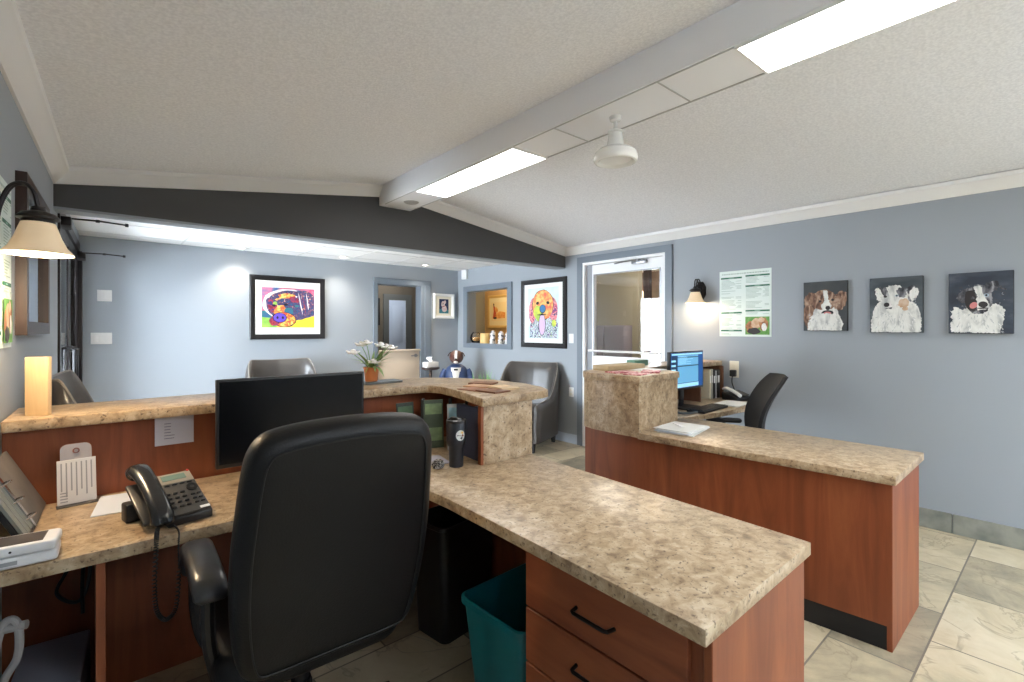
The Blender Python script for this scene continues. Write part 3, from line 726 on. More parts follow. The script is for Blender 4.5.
for (yc, wid, hgt, zc, lay, bg, txt) in ((1.29,.302,.390,1.566,L1,0,'canvas of a brown and white dog, nearest the green poster'), (.843,.307,.400,1.559,L2,1,'middle canvas of a fluffy white dog on the right wall'), (.402,.308,.402,1.556,L3,2,'canvas of a black and white dog at the right picture edge')):
    t = thing('canvas_picture', txt, 'painting', (XR, yc, zc), -90, 'dog portraits on the right wall')
    bm = new(); box(bm, -wid/2, wid/2, -.036, -.002, -hgt/2, hgt/2, bev=.003); obj('canvas_board', bm, mat('canvas_edge', (48,50,54), .8), t)
    obj('painting', art(wid-.004, hgt-.004, lay, -.0365), [bgs[bg]]+CM[1:], t)

# posters
def poster(label, loc, rz, w=.455):
    h = .594
    def rc(u0, u1, v0, v1, mi): return ([(u0,v0),(u1,v0),(u1,v1),(u0,v1)], mi)
    lay = [(FULL,0)]
    rnd = random.Random(3)
    x = .05
    while x < .94:
        d = rnd.uniform(.02,.05); lay.append(rc(x, min(x+d,.95), .945, .962, 2)); x += d+.012
    bars = [(.03,.45,.892),(.52,.97,.908),(.52,.97,.755),(.03,.45,.36),(.52,.97,.385),(.03,.45,.088)]
    for u0, u1, v in bars: lay.append(rc(u0, u1, v-.012, v+.012, 1)); lay.append(rc((u0+u1)/2-.05, (u0+u1)/2+.05, v-.005, v+.005, 4))
    def lines(u0, u1, v1, v0):
        v = v1
        while v > v0:
            if rnd.random() < .85:
                lay.append(rc(u0+.01, u0+(u1-u0)*rnd.uniform(.4,.72), v-.0035, v+.0035, 2))
                if rnd.random() < .6: lay.append(rc(u1-rnd.uniform(.07,.13), u1-.01, v-.0035, v+.0035, 2))
            v -= .0185
    lines(.03,.45,.86,.40); lines(.03,.45,.33,.11); lines(.52,.97,.88,.79); lines(.52,.97,.725,.42); lines(.03,.45,.06,.02); lines(.52,.97,.355,.32)
    lay.append(rc(.52,.97,.03,.295,3))
    for c in ((.62,.14,.09,.09,5),(.72,.19,.09,.08,6),(.86,.18,.08,.10,5),(.87,.14,.05,.06,7),(.68,.08,.12,.05,8),(.82,.25,.06,.04,6)): lay.append((blob(c[0],c[1],c[2],c[3],16,0,.12), c[4]))
    ms = [mat('poster_paper', (222,233,228), .5), mat('poster_green', (34,104,78), .5), mat('poster_ink', (168,186,178), .6), mat('poster_grass', (84,140,64), .6, mottle=(120,170,90), scale=40), mat('poster_pale', (150,190,170), .6), mat('puppy_tan', (184,128,86), .7, mottle=(120,76,52), scale=30), fur_tan, fur_w, nosem]
    bm = art(w, h, lay, -.0025); box(bm, -w/2, w/2, -.0022, 0, -h/2, h/2, mi=0)
    o = obj('poster', bm, ms); o.location = loc; o.rotation_euler = (0,0,math.radians(rz)); tag(o, label, 'poster', 'green price posters')
poster('green and white text poster beside the sconce on the right wall', (XR, 1.928, 1.615), -90)
poster('green and white text poster on the left wall behind the lamp', (xl(2.425)+.001, 2.425, 1.615), 87.8, .385)
# mirror on the left wall
t = thing('wall_mirror', 'dark wood framed mirror on the left wall behind the lamp', 'mirror', (xl(3.12), 3.12, 1.685), 87.8)
obj('frame', frame_mesh(.785, .65, .055, .034, [(0,0),(0,-.034),(.055,-.034),(.055,-.012),(.055,0)]), darkwood, t, 25)
bm = new(); box(bm, -.34, .34, -.014, -.002, -.275, .275); obj('mirror_glass', bm, mat('mirror', (205,212,220), .03, metal=1), t)

# wall plates
def plate(name, label, loc, rz, w, h, kind, cat, group):
    t = thing(name, label, cat, loc, rz, group)
    bm = new(); box(bm, -w/2, w/2, -.006, 0, -h/2, h/2, bev=.003); obj('plate', bm, white_p if kind != 'beige' else cream_p, t)
    n = max(1, round(w/.055)-0) if kind == 'switch' else 2
    if kind == 'switch':
        for k in range(n):
            x = (k-(n-1)/2)*.046; bm = new(); box(bm, x-.016, x+.016, -.011, -.005, -.032, .032, bev=.003); obj('rocker', bm, white_p, t)
    else:
        for k in (-1, 1):
            bm = new(); prism(bm, rrect(-.016,.016,k*.022-.014,k*.022+.014,.006), 0, .004, M=R(90,'X') @ T(0,0,.005)); obj('socket', bm, cream_p, t)
    return t
plate('light_switch', 'upper white switch plate on the far wall by the entrance', (.11, YF, 1.722), 0, .115, .115, 'switch', 'switch', 'white wall plates')
plate('light_switch', 'lower wide white switch plate on the far wall by the entrance', (.086, YF, 1.290), 0, .165, .115, 'switch', 'switch', 'white wall plates')
plate('light_switch', 'white switch plate between the orange dog picture and the glass door', (XR, 4.0, 1.27), -90, .075, .115, 'switch', 'switch', 'white wall plates')
plate('wall_outlet', 'white outlet low on the wall beside the grey armchair', (XR, 4.0, .62), -90, .075, .115, 'outlet', 'outlet', 'white wall plates')
t = plate('wall_outlet', 'cream outlet with a black plug above the far desk', (XR, 2.02, 1.02), -90, .085, .15, 'beige', 'outlet', 'white wall plates')
bm = new(); box(bm, -.026, .026, -.045, -.004, -.065, -.005, bev=.008); tube(bm, bez([(0,-.04,-.06),(0,-.045,-.12),(.02,-.03,-.2),(.02,-.02,-.255)],6), .005); obj('plug', bm, black_p, t)
bm = new(); box(bm, -.06, .06, -.045, 0, -.075, .075, bev=.008); o = obj('wall_speaker', bm, white_p); o.location = (XR, 6.20, 2.23); o.rotation_euler = (0,0,math.radians(-90)); tag(o, 'small white box high on the wall above the pass-through window', 'speaker')

# ================================================================== RECEPTION COUNTER, NEAR
DT, DTH = .76, .038
# L-shaped worktop
bm = new()
PL = [(xl(1.8)+.01,1.80),(.985,1.80),(.995,1.5),(.965,.50),(1.598,.505),(1.665,1.77),(1.72,1.85),(1.70,2.40),(xl(2.4)+.01,2.40)]
prism(bm, PL, DT-DTH, DT, bev=.003); tag(obj('desk_worktop', bm, granite), 'L-shaped granite-look worktop of the near reception desk', 'worktop')
# drawer cabinet under the peninsula
t = thing('drawer_cabinet', 'cherry drawer cabinet under the near granite worktop', 'cabinet', (1.02, .53, 0))
bm = new(); box(bm, .02, .535, .005, .585, .09, DT-DTH-.001, bev=.002, seg=1); box(bm, .06, .52, .03, .56, 0, .09); obj('body', bm, cherry, t)
bm = new(); box(bm, .001, .55, -.016, .005, .0, DT-DTH-.001, bev=.002, seg=1); obj('end_panel', bm, cherry, t)
for z0, z1 in ((.532,.715),(.362,.526),(.100,.356)):
    bm = new(); box(bm, 0, .019, .042, .583, z0, z1, bev=.002, seg=1); d = obj('drawer', bm, cherry_h, t)
    bm = new(); zc = (z0+z1)/2+.002 if z1 < .72 else .605
    zc = {.715:.612,.526:.452,.356:.28}[z1]
    tube(bm, [(.002,.245,zc),(-.024,.25,zc),(-.028,.258,zc),(-.028,.362,zc),(-.024,.37,zc),(.002,.375,zc)], .0055, 8); obj('handle', bm, bronze, d)
# upright panels carrying the worktop
bm = new(); box(bm, .012, .034, 1.815, 2.40, 0, DT-DTH, bev=.001, seg=1); tag(obj('support_panel', bm, cherry), 'upright cherry panel under the left desk front', 'panel')
bm = new(); box(bm, 1.52, 1.545, 1.118, 2.36, 0, DT-DTH, bev=.001, seg=1); tag(obj('modesty_panel', bm, cherry), 'cherry panel behind the bins under the worktop', 'panel')
# raised transaction counter
t = thing('transaction_counter', 'raised granite-look counter with cherry back panel behind the near desk', 'counter', (0,0,0))
bm = new()
TOP = [(xl(2.4)+.008,2.365),(1.30,2.365),(1.41,2.345),(1.445,2.27),(1.42,2.08),(1.335,1.742),(1.735,1.765),(1.80,1.79),(1.85,1.88),(1.90,2.08),(1.885,2.34),(1.80,2.58),(1.64,2.74),(1.42,2.785),(xl(2.7)+.008,2.74)]
prism(bm, TOP, 1.032, 1.072, bev=.005); obj('counter_top', bm, granite, t)
bm = new(); box(bm, xl(2.4)+.006, 1.66, 2.42, 2.45, 0, 1.032); obj('back_panel', bm, cherry, t)
bm = new(); box(bm, 1.365, 1.672, 1.775, 1.80, DT+.0005, 1.032, bev=.002, seg=1); obj('end_panel', bm, granite, t)
bm = new(); box(bm, 1.352, 1.365, 1.776, 1.80, DT+.0005, 1.032); obj('edge_strip', bm, cherry, t)
bm = new(); prism(bm, [(1.635,1.801),(1.66,1.801),(1.675,2.10),(1.66,2.42),(1.635,2.42),(1.65,2.10)], DT+.0005, 1.032); obj('side_panel', bm, cherry, t)

# ================================================================== COUNTER, RIGHT
bm = new(); prism(bm, [(2.566,.492),(3.186,.497),(3.186,1.70),(3.10,1.86),(2.62,1.86),(2.57,1.738),(2.49,1.722),(2.52,1.05)], DT-DTH, DT, bev=.003)
tag(obj('counter_worktop', bm, granite), 'granite-look worktop of the right counter beside the blue wall', 'worktop')
t = thing('counter_cabinet', 'cherry base of the right counter with a black toe kick', 'counter', (2.59, .526, 0))
bm = new(); FR = [(.0,.0),(.0,.02),(-.05,.60),(-.065,1.15),(-.06,1.55),(-.03,1.665),(.04,1.71),(.30,1.73),(.30,1.70),(.05,1.68),(-.005,1.645),(-.03,1.55),(-.035,1.15),(-.015,.6),(.04,.0)]
prism(bm, FR, .105, DT-DTH); obj('front_panel', bm, cherry, t)
bm = new(); box(bm, .0, .54, -.018, .002, .0, DT-DTH, bev=.002, seg=1); obj('end_panel', bm, cherry, t)
bm = new(); prism(bm, [(p[0]+.004,p[1]) for p in FR], 0, .105); obj('toe_kick', bm, blackm, t)
bm = new(); box(bm, .52, .54, .002, 1.20, 0, DT-DTH); obj('rear_panel', bm, cherry, t)
# raised granite block of the right counter
t = thing('raised_counter', 'raised granite-look counter block with rounded end on the right counter', 'counter', (0,0,0))
RT = [(2.512,1.722),(3.045,1.765),(3.20,2.12),(4.395,2.12),(4.395,2.42),(3.30,2.40),(2.92,2.275),(2.70,2.268),(2.60,2.245),(2.543,2.19),(2.513,2.09),(2.506,1.90)]
bm = new(); prism(bm, RT, 1.052, 1.094, bev=.004); obj('counter_top', bm, granite, t)
RF = [(2.518,1.730),(2.512,1.90),(2.519,2.09),(2.549,2.187),(2.603,2.238),(2.70,2.261),(2.92,2.268),(2.92,2.245),(2.705,2.238),(2.615,2.215),(2.568,2.172),(2.543,2.085),(2.536,1.90),(2.543,1.730)]
bm = new(); prism(bm, RF, .7225, 1.052); obj('curved_front', bm, granite, t, 50)
bm = new(); prism(bm, [(2.518,1.730),(3.035,1.775),(3.033,1.795),(2.518,1.752)], DT, 1.052); obj('end_panel', bm, granite, t)
bm = new(); prism(bm, [(2.92,2.245),(3.30,2.37),(4.395,2.40),(4.395,2.42),(3.29,2.39),(2.91,2.268)], DT, 1.052); obj('back_panel', bm, cherry, t)
# rear desk
bm = new(); prism(bm, [(3.12,1.87),(3.22,1.80),(3.60,1.74),(4.395,1.70),(4.395,2.36),(3.32,2.33),(3.0,2.22),(3.0,1.87)], DT-DTH, DT, bev=.005)
tag(obj('desk_worktop', bm, granite), 'granite-look worktop under the computer by the right wall', 'worktop')
# cubby with books
t = thing('book_cubby', 'open wooden cubby with binders standing on the far desk', 'shelf', (3.95, 2.10, DT))
bm = new(); box(bm, .405, .43, 0, .22, 0, .29); obj('side_panel', bm, wood_mat('brown_wood', (92,58,40), (112,74,52), (128,88,62), 2), t)
bm = new(); box(bm, 0, .02, .0, .22, 0, .29); obj('side_panel', bm, MATS['brown_wood'], t)
bm = new(); box(bm, .02, .405, .205, .22, 0, .29); obj('back_panel', bm, MATS['brown_wood'], t)
bk = [(.20,.028,.262,.17,(206,196,170),'cream binder standing in the cubby, first from the monitor'),(.235,.026,.268,.17,(170,166,154),'grey folder standing second from the monitor in the cubby'),(.268,.040,.255,.17,(34,34,36),'black binder between the grey folder and the thin pale book'),(.315,.014,.25,.16,(196,198,200),'thin pale book between two black binders in the cubby'),(.337,.055,.255,.17,(38,34,34),'black binder against the brown side of the cubby')]
for x, w, h, d, c, txt in bk:
    b = thing('binder', txt, 'binder', (3.95+x, 2.115, DT), 0, 'binders in the cubby')
    bm = new(); box(bm, 0, w, 0, d, 0, h, bev=.003); obj('cover', bm, mat('binder_%d_%d' % c[:2], c, .5), b)
    bm = new(); box(bm, w*.2, w*.8, -.0015, 0, h*.55, h*.8); obj('spine_label', bm, paper, b)

# ================================================================== OFFICE CHAIR, BIG
t = thing('office_chair', 'large black leather office chair with its back to the viewer', 'chair', (.515, 1.635, 0), -2)
half = [(0,0),(.15,0),(.205,.012),(.232,.05),(.248,.14),(.256,.25),(.256,.36),(.250,.46),(.243,.55),(.233,.61),(.210,.648),(.17,.666),(.09,.676),(0,.679)]
out = bez([(x,y,0) for x, y in half], 4); prof = [(p.x,p.y) for p in out]
outline = prof + [(-x,y) for x, y in prof[-2:0:-1]]
Mb = T(0,-.275,.50) @ R(90+13,'X')
bm = new(); pillow(bm, outline, .10, .045, .012, M=Mb, seg=6); obj('backrest', bm, leather, t, 60)
cx0, cy0 = 0, .33
ins = []
for i, (x, y) in enumerate(outline):
    a = V(outline[i-1]); b = V(outline[(i+1)%len(outline)]); d = b-a; n = V((d.y,-d.x)).normalized()
    ins.append((x-n.x*.036, y-n.y*.036, .0515))
bm = new(); tube(bm, ins, .0024, 6, closed=True, M=Mb); obj('back_seam', bm, blackm, t)
hp = bez([(-.21,.47,-.055),(-.1,.50,-.075),(0,.51,-.08),(.1,.50,-.075),(.21,.47,-.055)],5)
bm = new(); pillow(bm, rrect(-.20,.20,-.10,.10,.06), .05, .025, .01, M=Mb @ T(0,.53,-.06)); obj('head_cushion', bm, leather, t, 60)
bm = new(); pillow(bm, rrect(-.265,.265,-.25,.27,.09), .11, .05, .015, M=T(0,.02,.455)); obj('seat', bm, leather, t, 60)
for s in (-1, 1):
    bm = new()
    path = bez([(s*.272,-.21,.69),(s*.277,-.185,.724),(s*.279,-.10,.738),(s*.279,.0,.740),(s*.277,.08,.728),(s*.275,.125,.69),(s*.274,.135,.63)], 5)
    rings = []
    for i, p in enumerate(path):
        d = (path[min(i+1,len(path)-1)]-path[max(i-1,0)]).normalized(); sx = V((1,0,0)); up = sx.cross(d).normalized()
        if up.z < 0 and i < len(path)//2: up = up
        q = .62 if i in (0,len(path)-1) else (.86 if i in (1,len(path)-2) else 1)
        rings.append([tuple(p+sx*(.040*q*math.copysign(abs(math.cos(a))**.6,math.cos(a)))+up*(.024*q*math.copysign(abs(math.sin(a))**.7,math.sin(a)))) for a in [2*PI*k/16 for k in range(16)]])
    loft(bm, rings); arm = obj('armrest', bm, mat('worn_black_leather', (22,24,28), .28, mottle=(48,50,56), scale=16, spec=.7), t, 60)
    bm = new(); tube(bm, bez([(s*.274,.13,.66),(s*.272,.135,.52),(s*.25,.12,.42),(s*.20,.02,.39)],6), .018, 10); obj('arm_frame', bm, black_p, arm); bm = new(); tube(bm, bez([(s*.275,-.14,.71),(s*.27,-.12,.55),(s*.24,-.08,.40)],6), .018, 10); obj('arm_strut', bm, black_p, arm)
bm = new(); lathe(bm, [(0,.10),(.03,.10),(.03,.26),(.024,.26),(.024,.38),(.09,.385),(.09,.40),(0,.40)], 20); obj('gas_column', bm, black_p, t)
for k in range(5):
    a = math.radians(72*k+72); d = V((math.cos(a), math.sin(a), 0)); s = V((-d.y, d.x, 0)); bm = new()
    rr = []
    for q, w, z0, z1 in ((.02,.034,.085,.135),(.12,.030,.085,.125),(.31,.020,.08,.10)):
        c = d*q; rr.append([tuple(c+s*w+V((0,0,z0))), tuple(c-s*w+V((0,0,z0))), tuple(c-s*w*.8+V((0,0,z1))), tuple(c+s*w*.8+V((0,0,z1)))])
    loft(bm, rr); lg = obj('base_leg', bm, mat('base_black', (28,28,32), .3), t)
    bm = new(); c = d*.30
    for e in (-1, 1): lathe(bm, [(0,-.010),(.022,-.010),(.0275,-.006),(.0275,.006),(.022,.010),(0,.010)], 18, T(c.x+s.x*.016*e, c.y+s.y*.016*e, .0285) @ R(math.degrees(a)+90,'Z') @ R(90,'Y'))
    tube(bm, [tuple(c+V((0,0,.03))), tuple(c+V((0,0,.085)))], .010, 8); obj('caster', bm, black_p, lg)

# ================================================================== OFFICE CHAIR, FAR
t = thing('task_chair', 'small black task chair at the far desk by the right wall', 'chair', (3.50, 1.60, 0), 34)
fab = mat('black_mesh_fabric', (26,26,28), .75, bump=.1, bscale=300)
def backfn(u, v):
    a = (u-.5)*2; w = .20+.045*math.sin(min(v*1.25,1)*PI*.6)-(.06*max(0,(v-.8)/.2)**2)
    x = a*w; z = .52+.54*v
    y = -.20-.05*math.sin(v*PI*1.0)*0 + .055*math.sin(v*PI)-.13*v*v + .05*a*a
    return (x, y, z)
bm = new(); sheet(bm, backfn, 16, 16, lambda u, v: .018+.030*math.sin(PI*min(max(u,.04),.96))*math.sin(PI*min(max(v,.06),.94))); obj('backrest', bm, fab, t, 60)
bm = new(); pillow(bm, rrect(-.24,.24,-.22,.24,.09), .08, .04, .012, M=T(0,.02,.45)); obj('seat', bm, fab, t, 60)
bm = new(); tube(bm, bez([(0,-.12,.40),(0,-.22,.42),(0,-.25,.52),(0,-.225,.66)],6), .022, 10); obj('back_bar', bm, black_p, t)
for s in (-1, 1):
    bm = new(); pillow(bm, rrect(-.035,.035,-.13,.13,.03), .03, .014, .004, M=T(s*.28,.03,.68)); a = obj('armrest', bm, black_p, t, 60)
    bm = new(); tube(bm, bez([(s*.28,.03,.67),(s*.285,.02,.52),(s*.24,.02,.43),(s*.15,.02,.40)],6), .014, 8); obj('arm_post', bm, black_p, a)
bm = new(); lathe(bm, [(0,.10),(.028,.10),(.028,.25),(.022,.25),(.022,.38),(.08,.39),(.08,.405),(0,.405)], 18); obj('gas_column', bm, black_p, t)
for k in range(5):
    a = math.radians(72*k+20); d = V((math.cos(a), math.sin(a), 0)); bm = new()
    tube(bm, [tuple(d*.02+V((0,0,.11))), tuple(d*.29+V((0,0,.08)))], [.026,.016], 8); lg = obj('base_leg', bm, black_p, t)
    bm = new(); lathe(bm, [(0,-.018),(.022,-.018),(.027,-.01),(.027,.01),(.022,.018),(0,.018)], 16, T(d.x*.28,d.y*.28,.028) @ R(math.degrees(a)+90,'Z') @ R(90,'Y')); obj('caster', bm, black_p, lg)

# ================================================================== ARMCHAIRS
t = thing('armchair', 'grey leather wing armchair below the orange dog picture', 'armchair', (3.915, 4.36, 0), -68, 'grey leather wing armchairs')
SHELL = [V(p) for p in ((-.36,-.36,0),(-.365,-.2,0),(-.365,0,0),(-.36,.16,0),(-.33,.29,0),(-.24,.345,0),(-.12,.36,0),(0,.362,0))]
SHELL = bez(SHELL + [V((-p.x,p.y,0)) for p in SHELL[-2::-1]], 6)
def shell_h(u):
    k = abs(u-.5)*2                                   # 0 at the middle of the back, 1 at the arm fronts
    t_ = min(1, max(0, (k-.36)/.36)); t_ = t_*t_*(3-2*t_)
    return .955+.012*min(1,k/.40)**2 - .40*t_ - .03*max(0,(k-.74)/.26)
def shell(u, v):
    q = u*(len(SHELL)-1); i = min(int(q), len(SHELL)-2); p = SHELL[i].lerp(SHELL[i+1], q-i)
    h = shell_h(u); z = .12+(h-.12)*v; b = max(0, 1-abs(u-.5)*2/.62)
    lean = max(0, (z-.35)/.65)
    return (p.x*(1+.06*lean), p.y+.09*lean*b**.5-.02*(1-b), z)
bm = new(); sheet(bm, shell, 56, 18, lambda u, v: .075*(1-max(0,(v-.86)/.14)**2*.75)*(1-.55*max(0,(abs(u-.5)*2-.93)/.07)**2)); obj('backrest', bm, greyleather, t, 60)
bm = new(); tube(bm, [tuple(V(shell(k/60, 1))+V((0,0,.002))) for k in range(1,60)], .006, 6); obj('piping', bm, mat('light_piping', (128,122,116), .4), t)
bm = new(); box(bm, -.325, .325, -.355, .33, .13, .33, bev=.02, seg=3); obj('seat_base', bm, greyleather, t)
bm = new(); pillow(bm, rrect(-.315,.315,-.385,.30,.06), .13, .05, .02, M=T(0,0,.395)); obj('seat_cushion', bm, greyleather, t, 60)
for x, y in ((-.30,-.31),(.30,-.31),(-.30,.28),(.30,.28)):
    bm = new(); loft(bm, [[(x+a*.030,y+b*.030,.135) for a, b in ((-1,-1),(1,-1),(1,1),(-1,1))], [(x*1.02+a*.018,y*1.03+b*.018,0) for a, b in ((-1,-1),(1,-1),(1,1),(-1,1))]]); obj('leg', bm, blackm, t)
dup(t, (1.72, 5.86, 0), 0, 'grey leather wing armchair under the sleeping dog picture', (1,1,1.06))
dup(t, (xl(3.22)+.365, 3.22, 0), 88, 'grey leather wing armchair at the left wall behind the counter', (1,.7,1.2))

# ================================================================== DESK PHONE, NEAR
t = thing('desk_phone', 'black desk phone with handset and coiled cord on the near desk', 'phone', (.218, 1.862, DT), 13)
Mk = T(0,0,.028) @ R(27,'X')                    # sloping face: x width, y up the slope
pb = mat('phone_black', (34,34,37), .35)
bm = new()
prism(bm, [(0,.0),(.205,0),(.205,.075),(.19,.112),(.0,.026)], -.034, .095, bev=.005, M=Matrix(((0,0,1,0),(1,0,0,0),(0,1,0,0),(0,0,0,1)))); obj('phone_base', bm, pb, t)
bm = new(); box(bm, -.095, -.03, .01, .20, -.016, -.002, bev=.006, M=Mk); obj('cradle', bm, pb, t)
bm = new(); box(bm, -.022, .090, .005, .205, -.004, .006, bev=.003, M=Mk); obj('face_plate', bm, mat('phone_grey', (70,68,66), .4), t)
bm = new(); box(bm, -.018, .088, .150, .200, .005, .009, bev=.002, M=Mk); obj('display_bezel', bm, mat('phone_silver', (150,140,124), .35), t)
bm = new(); box(bm, -.002, .068, .165, .190, .0085, .0105, M=Mk); obj('display', bm, mat('lcd', (112,132,122), .25), t)
bm = new()
for r_ in range(4):
    for c_ in range(3): pillow(bm, rrect(-.0075,.0075,-.005,.005,.0045,3), .006, .002, .001, M=Mk @ T(-.006+c_*.021,.038+r_*.021,.008), seg=2)
for r_ in range(3):
    for c_ in range(2): pillow(bm, rrect(-.007,.007,-.004,.004,.0035,3), .006, .002, .001, M=Mk @ T(.060+c_*.018,.040+r_*.020,.008), seg=2)
for c_ in range(4): pillow(bm, rrect(-.008,.008,-.003,.003,.0028,3), .005, .002, .001, M=Mk @ T(.004+c_*.022,.143,.008), seg=2)
lathe(bm, [(.007,.005),(.017,.005),(.017,.010),(.007,.010)], 20, Mk @ T(.069,.115,0)); obj('keypad', bm, mat('key_black', (20,20,22), .35), t)
bm = new(); box(bm, .060, .088, .008, .018, .005, .0075, M=Mk); obj('name_tag', bm, paper, t)
bm = new(); lathe(bm, [(0,.006),(.005,.006),(.004,.011),(0,.012)], 10, Mk @ T(.082,.200,0)); obj('message_lamp', bm, mat('red_lamp', (190,40,36), .4), t)
bm = new()
hpth = bez([(0,-.022,.012),(0,-.006,.034),(0,.04,.048),(0,.105,.052),(0,.17,.048),(0,.214,.034),(0,.23,.012)],6); rings = []
for i, p in enumerate(hpth):
    q = i/(len(hpth)-1); wid = .027+.006*abs(q-.5)*2; th = .016+.016*(abs(q-.5)*2)**2
    e = .45 if i in (0,len(hpth)-1) else (.85 if i in (1,len(hpth)-2) else 1)
    d = (hpth[min(i+1,len(hpth)-1)]-hpth[max(i-1,0)]).normalized(); sx = V((1,0,0)); up = sx.cross(d)
    rings.append([tuple(p+sx*wid*e*math.copysign(abs(math.cos(a))**.75,math.cos(a))+up*th*e*math.sin(a)) for a in [2*PI*k/16 for k in range(16)]])
loft(bm, rings, M=Mk @ T(-.058,0,0)); hs = obj('handset', bm, mat('handset_black', (22,23,27), .22, spec=.7), t, 60)
pts = []
base = bez([(-.066,-.012,.02),(-.082,-.055,.016),(-.092,-.080,-.02),(-.097,-.084,-.12),(-.092,-.084,-.20),(-.068,-.082,-.238),(-.042,-.080,-.215),(-.034,-.080,-.12),(-.036,-.084,-.03),(-.030,-.070,.008),(-.02,.0,.008)], 60)
for i, p in enumerate(base):
    k = i/len(base); a = 2*PI*i/7; d = (base[min(i+1,len(base)-1)]-base[max(i-1,0)]).normalized()
    u = d.cross(V((0,1,0))).normalized() if abs(d.y) < .9 else V((1,0,0)); w = d.cross(u)
    rr = .0052*min(1, (1-k)*6)*min(1, k*20) if k < .72 else .0012
    pts.append(p+(u*math.cos(a)+w*math.sin(a))*rr)
bm = new(); tube(bm, pts, .0019, 5); obj('coiled_cord', bm, black_p, t, 60)
bm = new(); box(bm, -.10, -.035, .15, .20, 0, .06, bev=.006); obj('stand_foot', bm, pb, t)

# ================================================================== MONITORS
def monitor(label, loc, rz, w, h, zb, scr, stand=True, tilt=0):
    t = thing('monitor', label, 'monitor', loc, rz)
    Mt = T(0,0,zb) @ R(-tilt,'X')
    bm = new(); box(bm, -w/2, w/2, .0, .028, 0, h, bev=.004, M=Mt); box(bm, -w*.3, w*.3, .02, .05, h*.2, h*.75, bev=.012, M=Mt); obj('housing', bm, black_p, t)
    bm = new(); box(bm, -w/2+.010, w/2-.010, -.0012, .0005, .016, h-.010, M=Mt); s = obj('screen', bm, scr, t)
    bm = new(); box(bm, -.03, .03, .045, .062, 0.01, zb+h*.45, bev=.006); pillow(bm, rrect(-.12,.12,-.06,.14,.03), .014, .005, 0, M=T(0,0,.007)); obj('stand', bm, black_p, t)
    return t, Mt, s
monitor('large black monitor with a dark screen behind the office chair', (.672, 2.185, DT), 0, .602, .350, .076, mat('screen_off', (8,10,14), .22))
t, Mt, s = monitor('monitor with a lit blue window on screen at the far desk', (3.565, 2.0, DT), 0, .50, .30, .15, mat('screen_blue', (20,60,110), .3, emit=(20,70,130), estr=.5))
scr_l = mat('screen_light', (90,150,190), .3, emit=(90,150,184), estr=.5); scr_w = mat('screen_pale', (150,196,220), .3, emit=(140,190,214), estr=.55); scr_d = mat('screen_dark', (14,36,60), .3, emit=(16,40,70), estr=.6)
bm = new()
def qd(x0, x1, z0, z1, mi, k=0): box(bm, x0, x1, -.0022-.0004*k, -.0010, z0, z1, M=Mt, mi=mi)
qd(-.145,.165,.055,.27,0); qd(-.145,.165,.25,.256,2,1); qd(-.15,.17,.182,.190,2,1); qd(-.23,-.155,.02,.265,2); qd(-.23,.23,.272,.284,1); qd(-.15,.17,.02,.05,1)
for k in range(9): qd(-.14,-.14+random.uniform(.1,.28),.20+.0075*k,.203+.0075*k,1,1)
for k in range(5): qd(-.235,-.175,.08+.035*k,.095+.035*k,1,1)
obj('window_layout', bm, [scr_l, scr_w, scr_d], s)
# keyboards & things at the far desk
def keyboard(label, loc, rz):
    t = thing('keyboard', label, 'keyboard', loc, rz)
    bm = new(); box(bm, -.22, .22, -.07, .07, 0, .018, bev=.005); obj('case', bm, black_p, t)
    bm = new()
    for r_ in range(5):
        for c_ in range(15): box(bm, -.205+c_*.0275, -.182+c_*.0275, -.055+r_*.022, -.037+r_*.022, .017, .023)
    obj('keys', bm, MATS['key_black'], t); return t
keyboard('black keyboard in front of the lit monitor', (3.62, 1.86, DT), 4)
bm = new(); box(bm, -.10, .10, -.06, .06, 0, .006, bev=.002); o = obj('note_card', bm, mat('grey_card', (150,152,150), .6)); o.location = (3.28, 2.02, DT); o.rotation_euler = (0,0,.1); tag(o, 'small grey card lying beside the far keyboard', 'card')
t = thing('desk_phone', 'light grey desk phone on the far desk under the outlet', 'phone', (4.27, 1.86, DT), -20)
bm = new(); prism(bm, [(0,0),(.17,0),(.17,.07),(0,.03)], -.09, .09, bev=.004, M=Matrix(((0,0,1,0),(1,0,0,0),(0,1,0,0),(0,0,0,1)))); obj('phone_base', bm, black_p, t)
bm = new(); loft(bm, [[(-.055+.022*math.cos(a),y,z+.014*math.sin(a)) for a in [2*PI*k/12 for k in range(12)]] for y, z in ((0,.05),(.02,.062),(.08,.085),(.15,.10),(.18,.092))]); obj('handset', bm, mat('phone_light', (206,206,204), .35), t, 60)
bm = new(); box(bm, -.02, .08, .03, .15, .0, .006, M=T(0,0,.04) @ R(13,'X')); obj('keypad', bm, MATS['phone_grey'], t)
bm = new()
for k in range(6): box(bm, -.14, .14, -.10, .10, .002*k, .002*k+.0016, M=R(random.uniform(-4,4),'Z'))
o = obj('paper_stack', bm, paper); o.location = (4.03, 1.86, DT); tag(o, 'low stack of white papers on the far desk beside the phone', 'papers')
bm = new(); tube(bm, bez([(3.13,1.93,DT+.10),(3.16,1.91,DT+.06),(3.22,1.88,DT+.02),(3.30,1.84,DT+.012),(3.40,1.83,DT+.01)],6), .008, 8); tag(obj('headset_cord', bm, mat('grey_cord', (70,72,74), .5)), 'grey cable curving over the far desk beside the granite block', 'cable')

# ================================================================== THINGS ON THE NEAR DESK AND LEDGE
bm = new(); box(bm, -.034, .034, -.012, .012, 0, .212, bev=.002); o = obj('wood_block', bm, oak); o.location = (-.142, 2.46, 1.072); o.rotation_euler = (0,0,-.4); tag(o, 'light wooden block standing upright on the left counter', 'block')
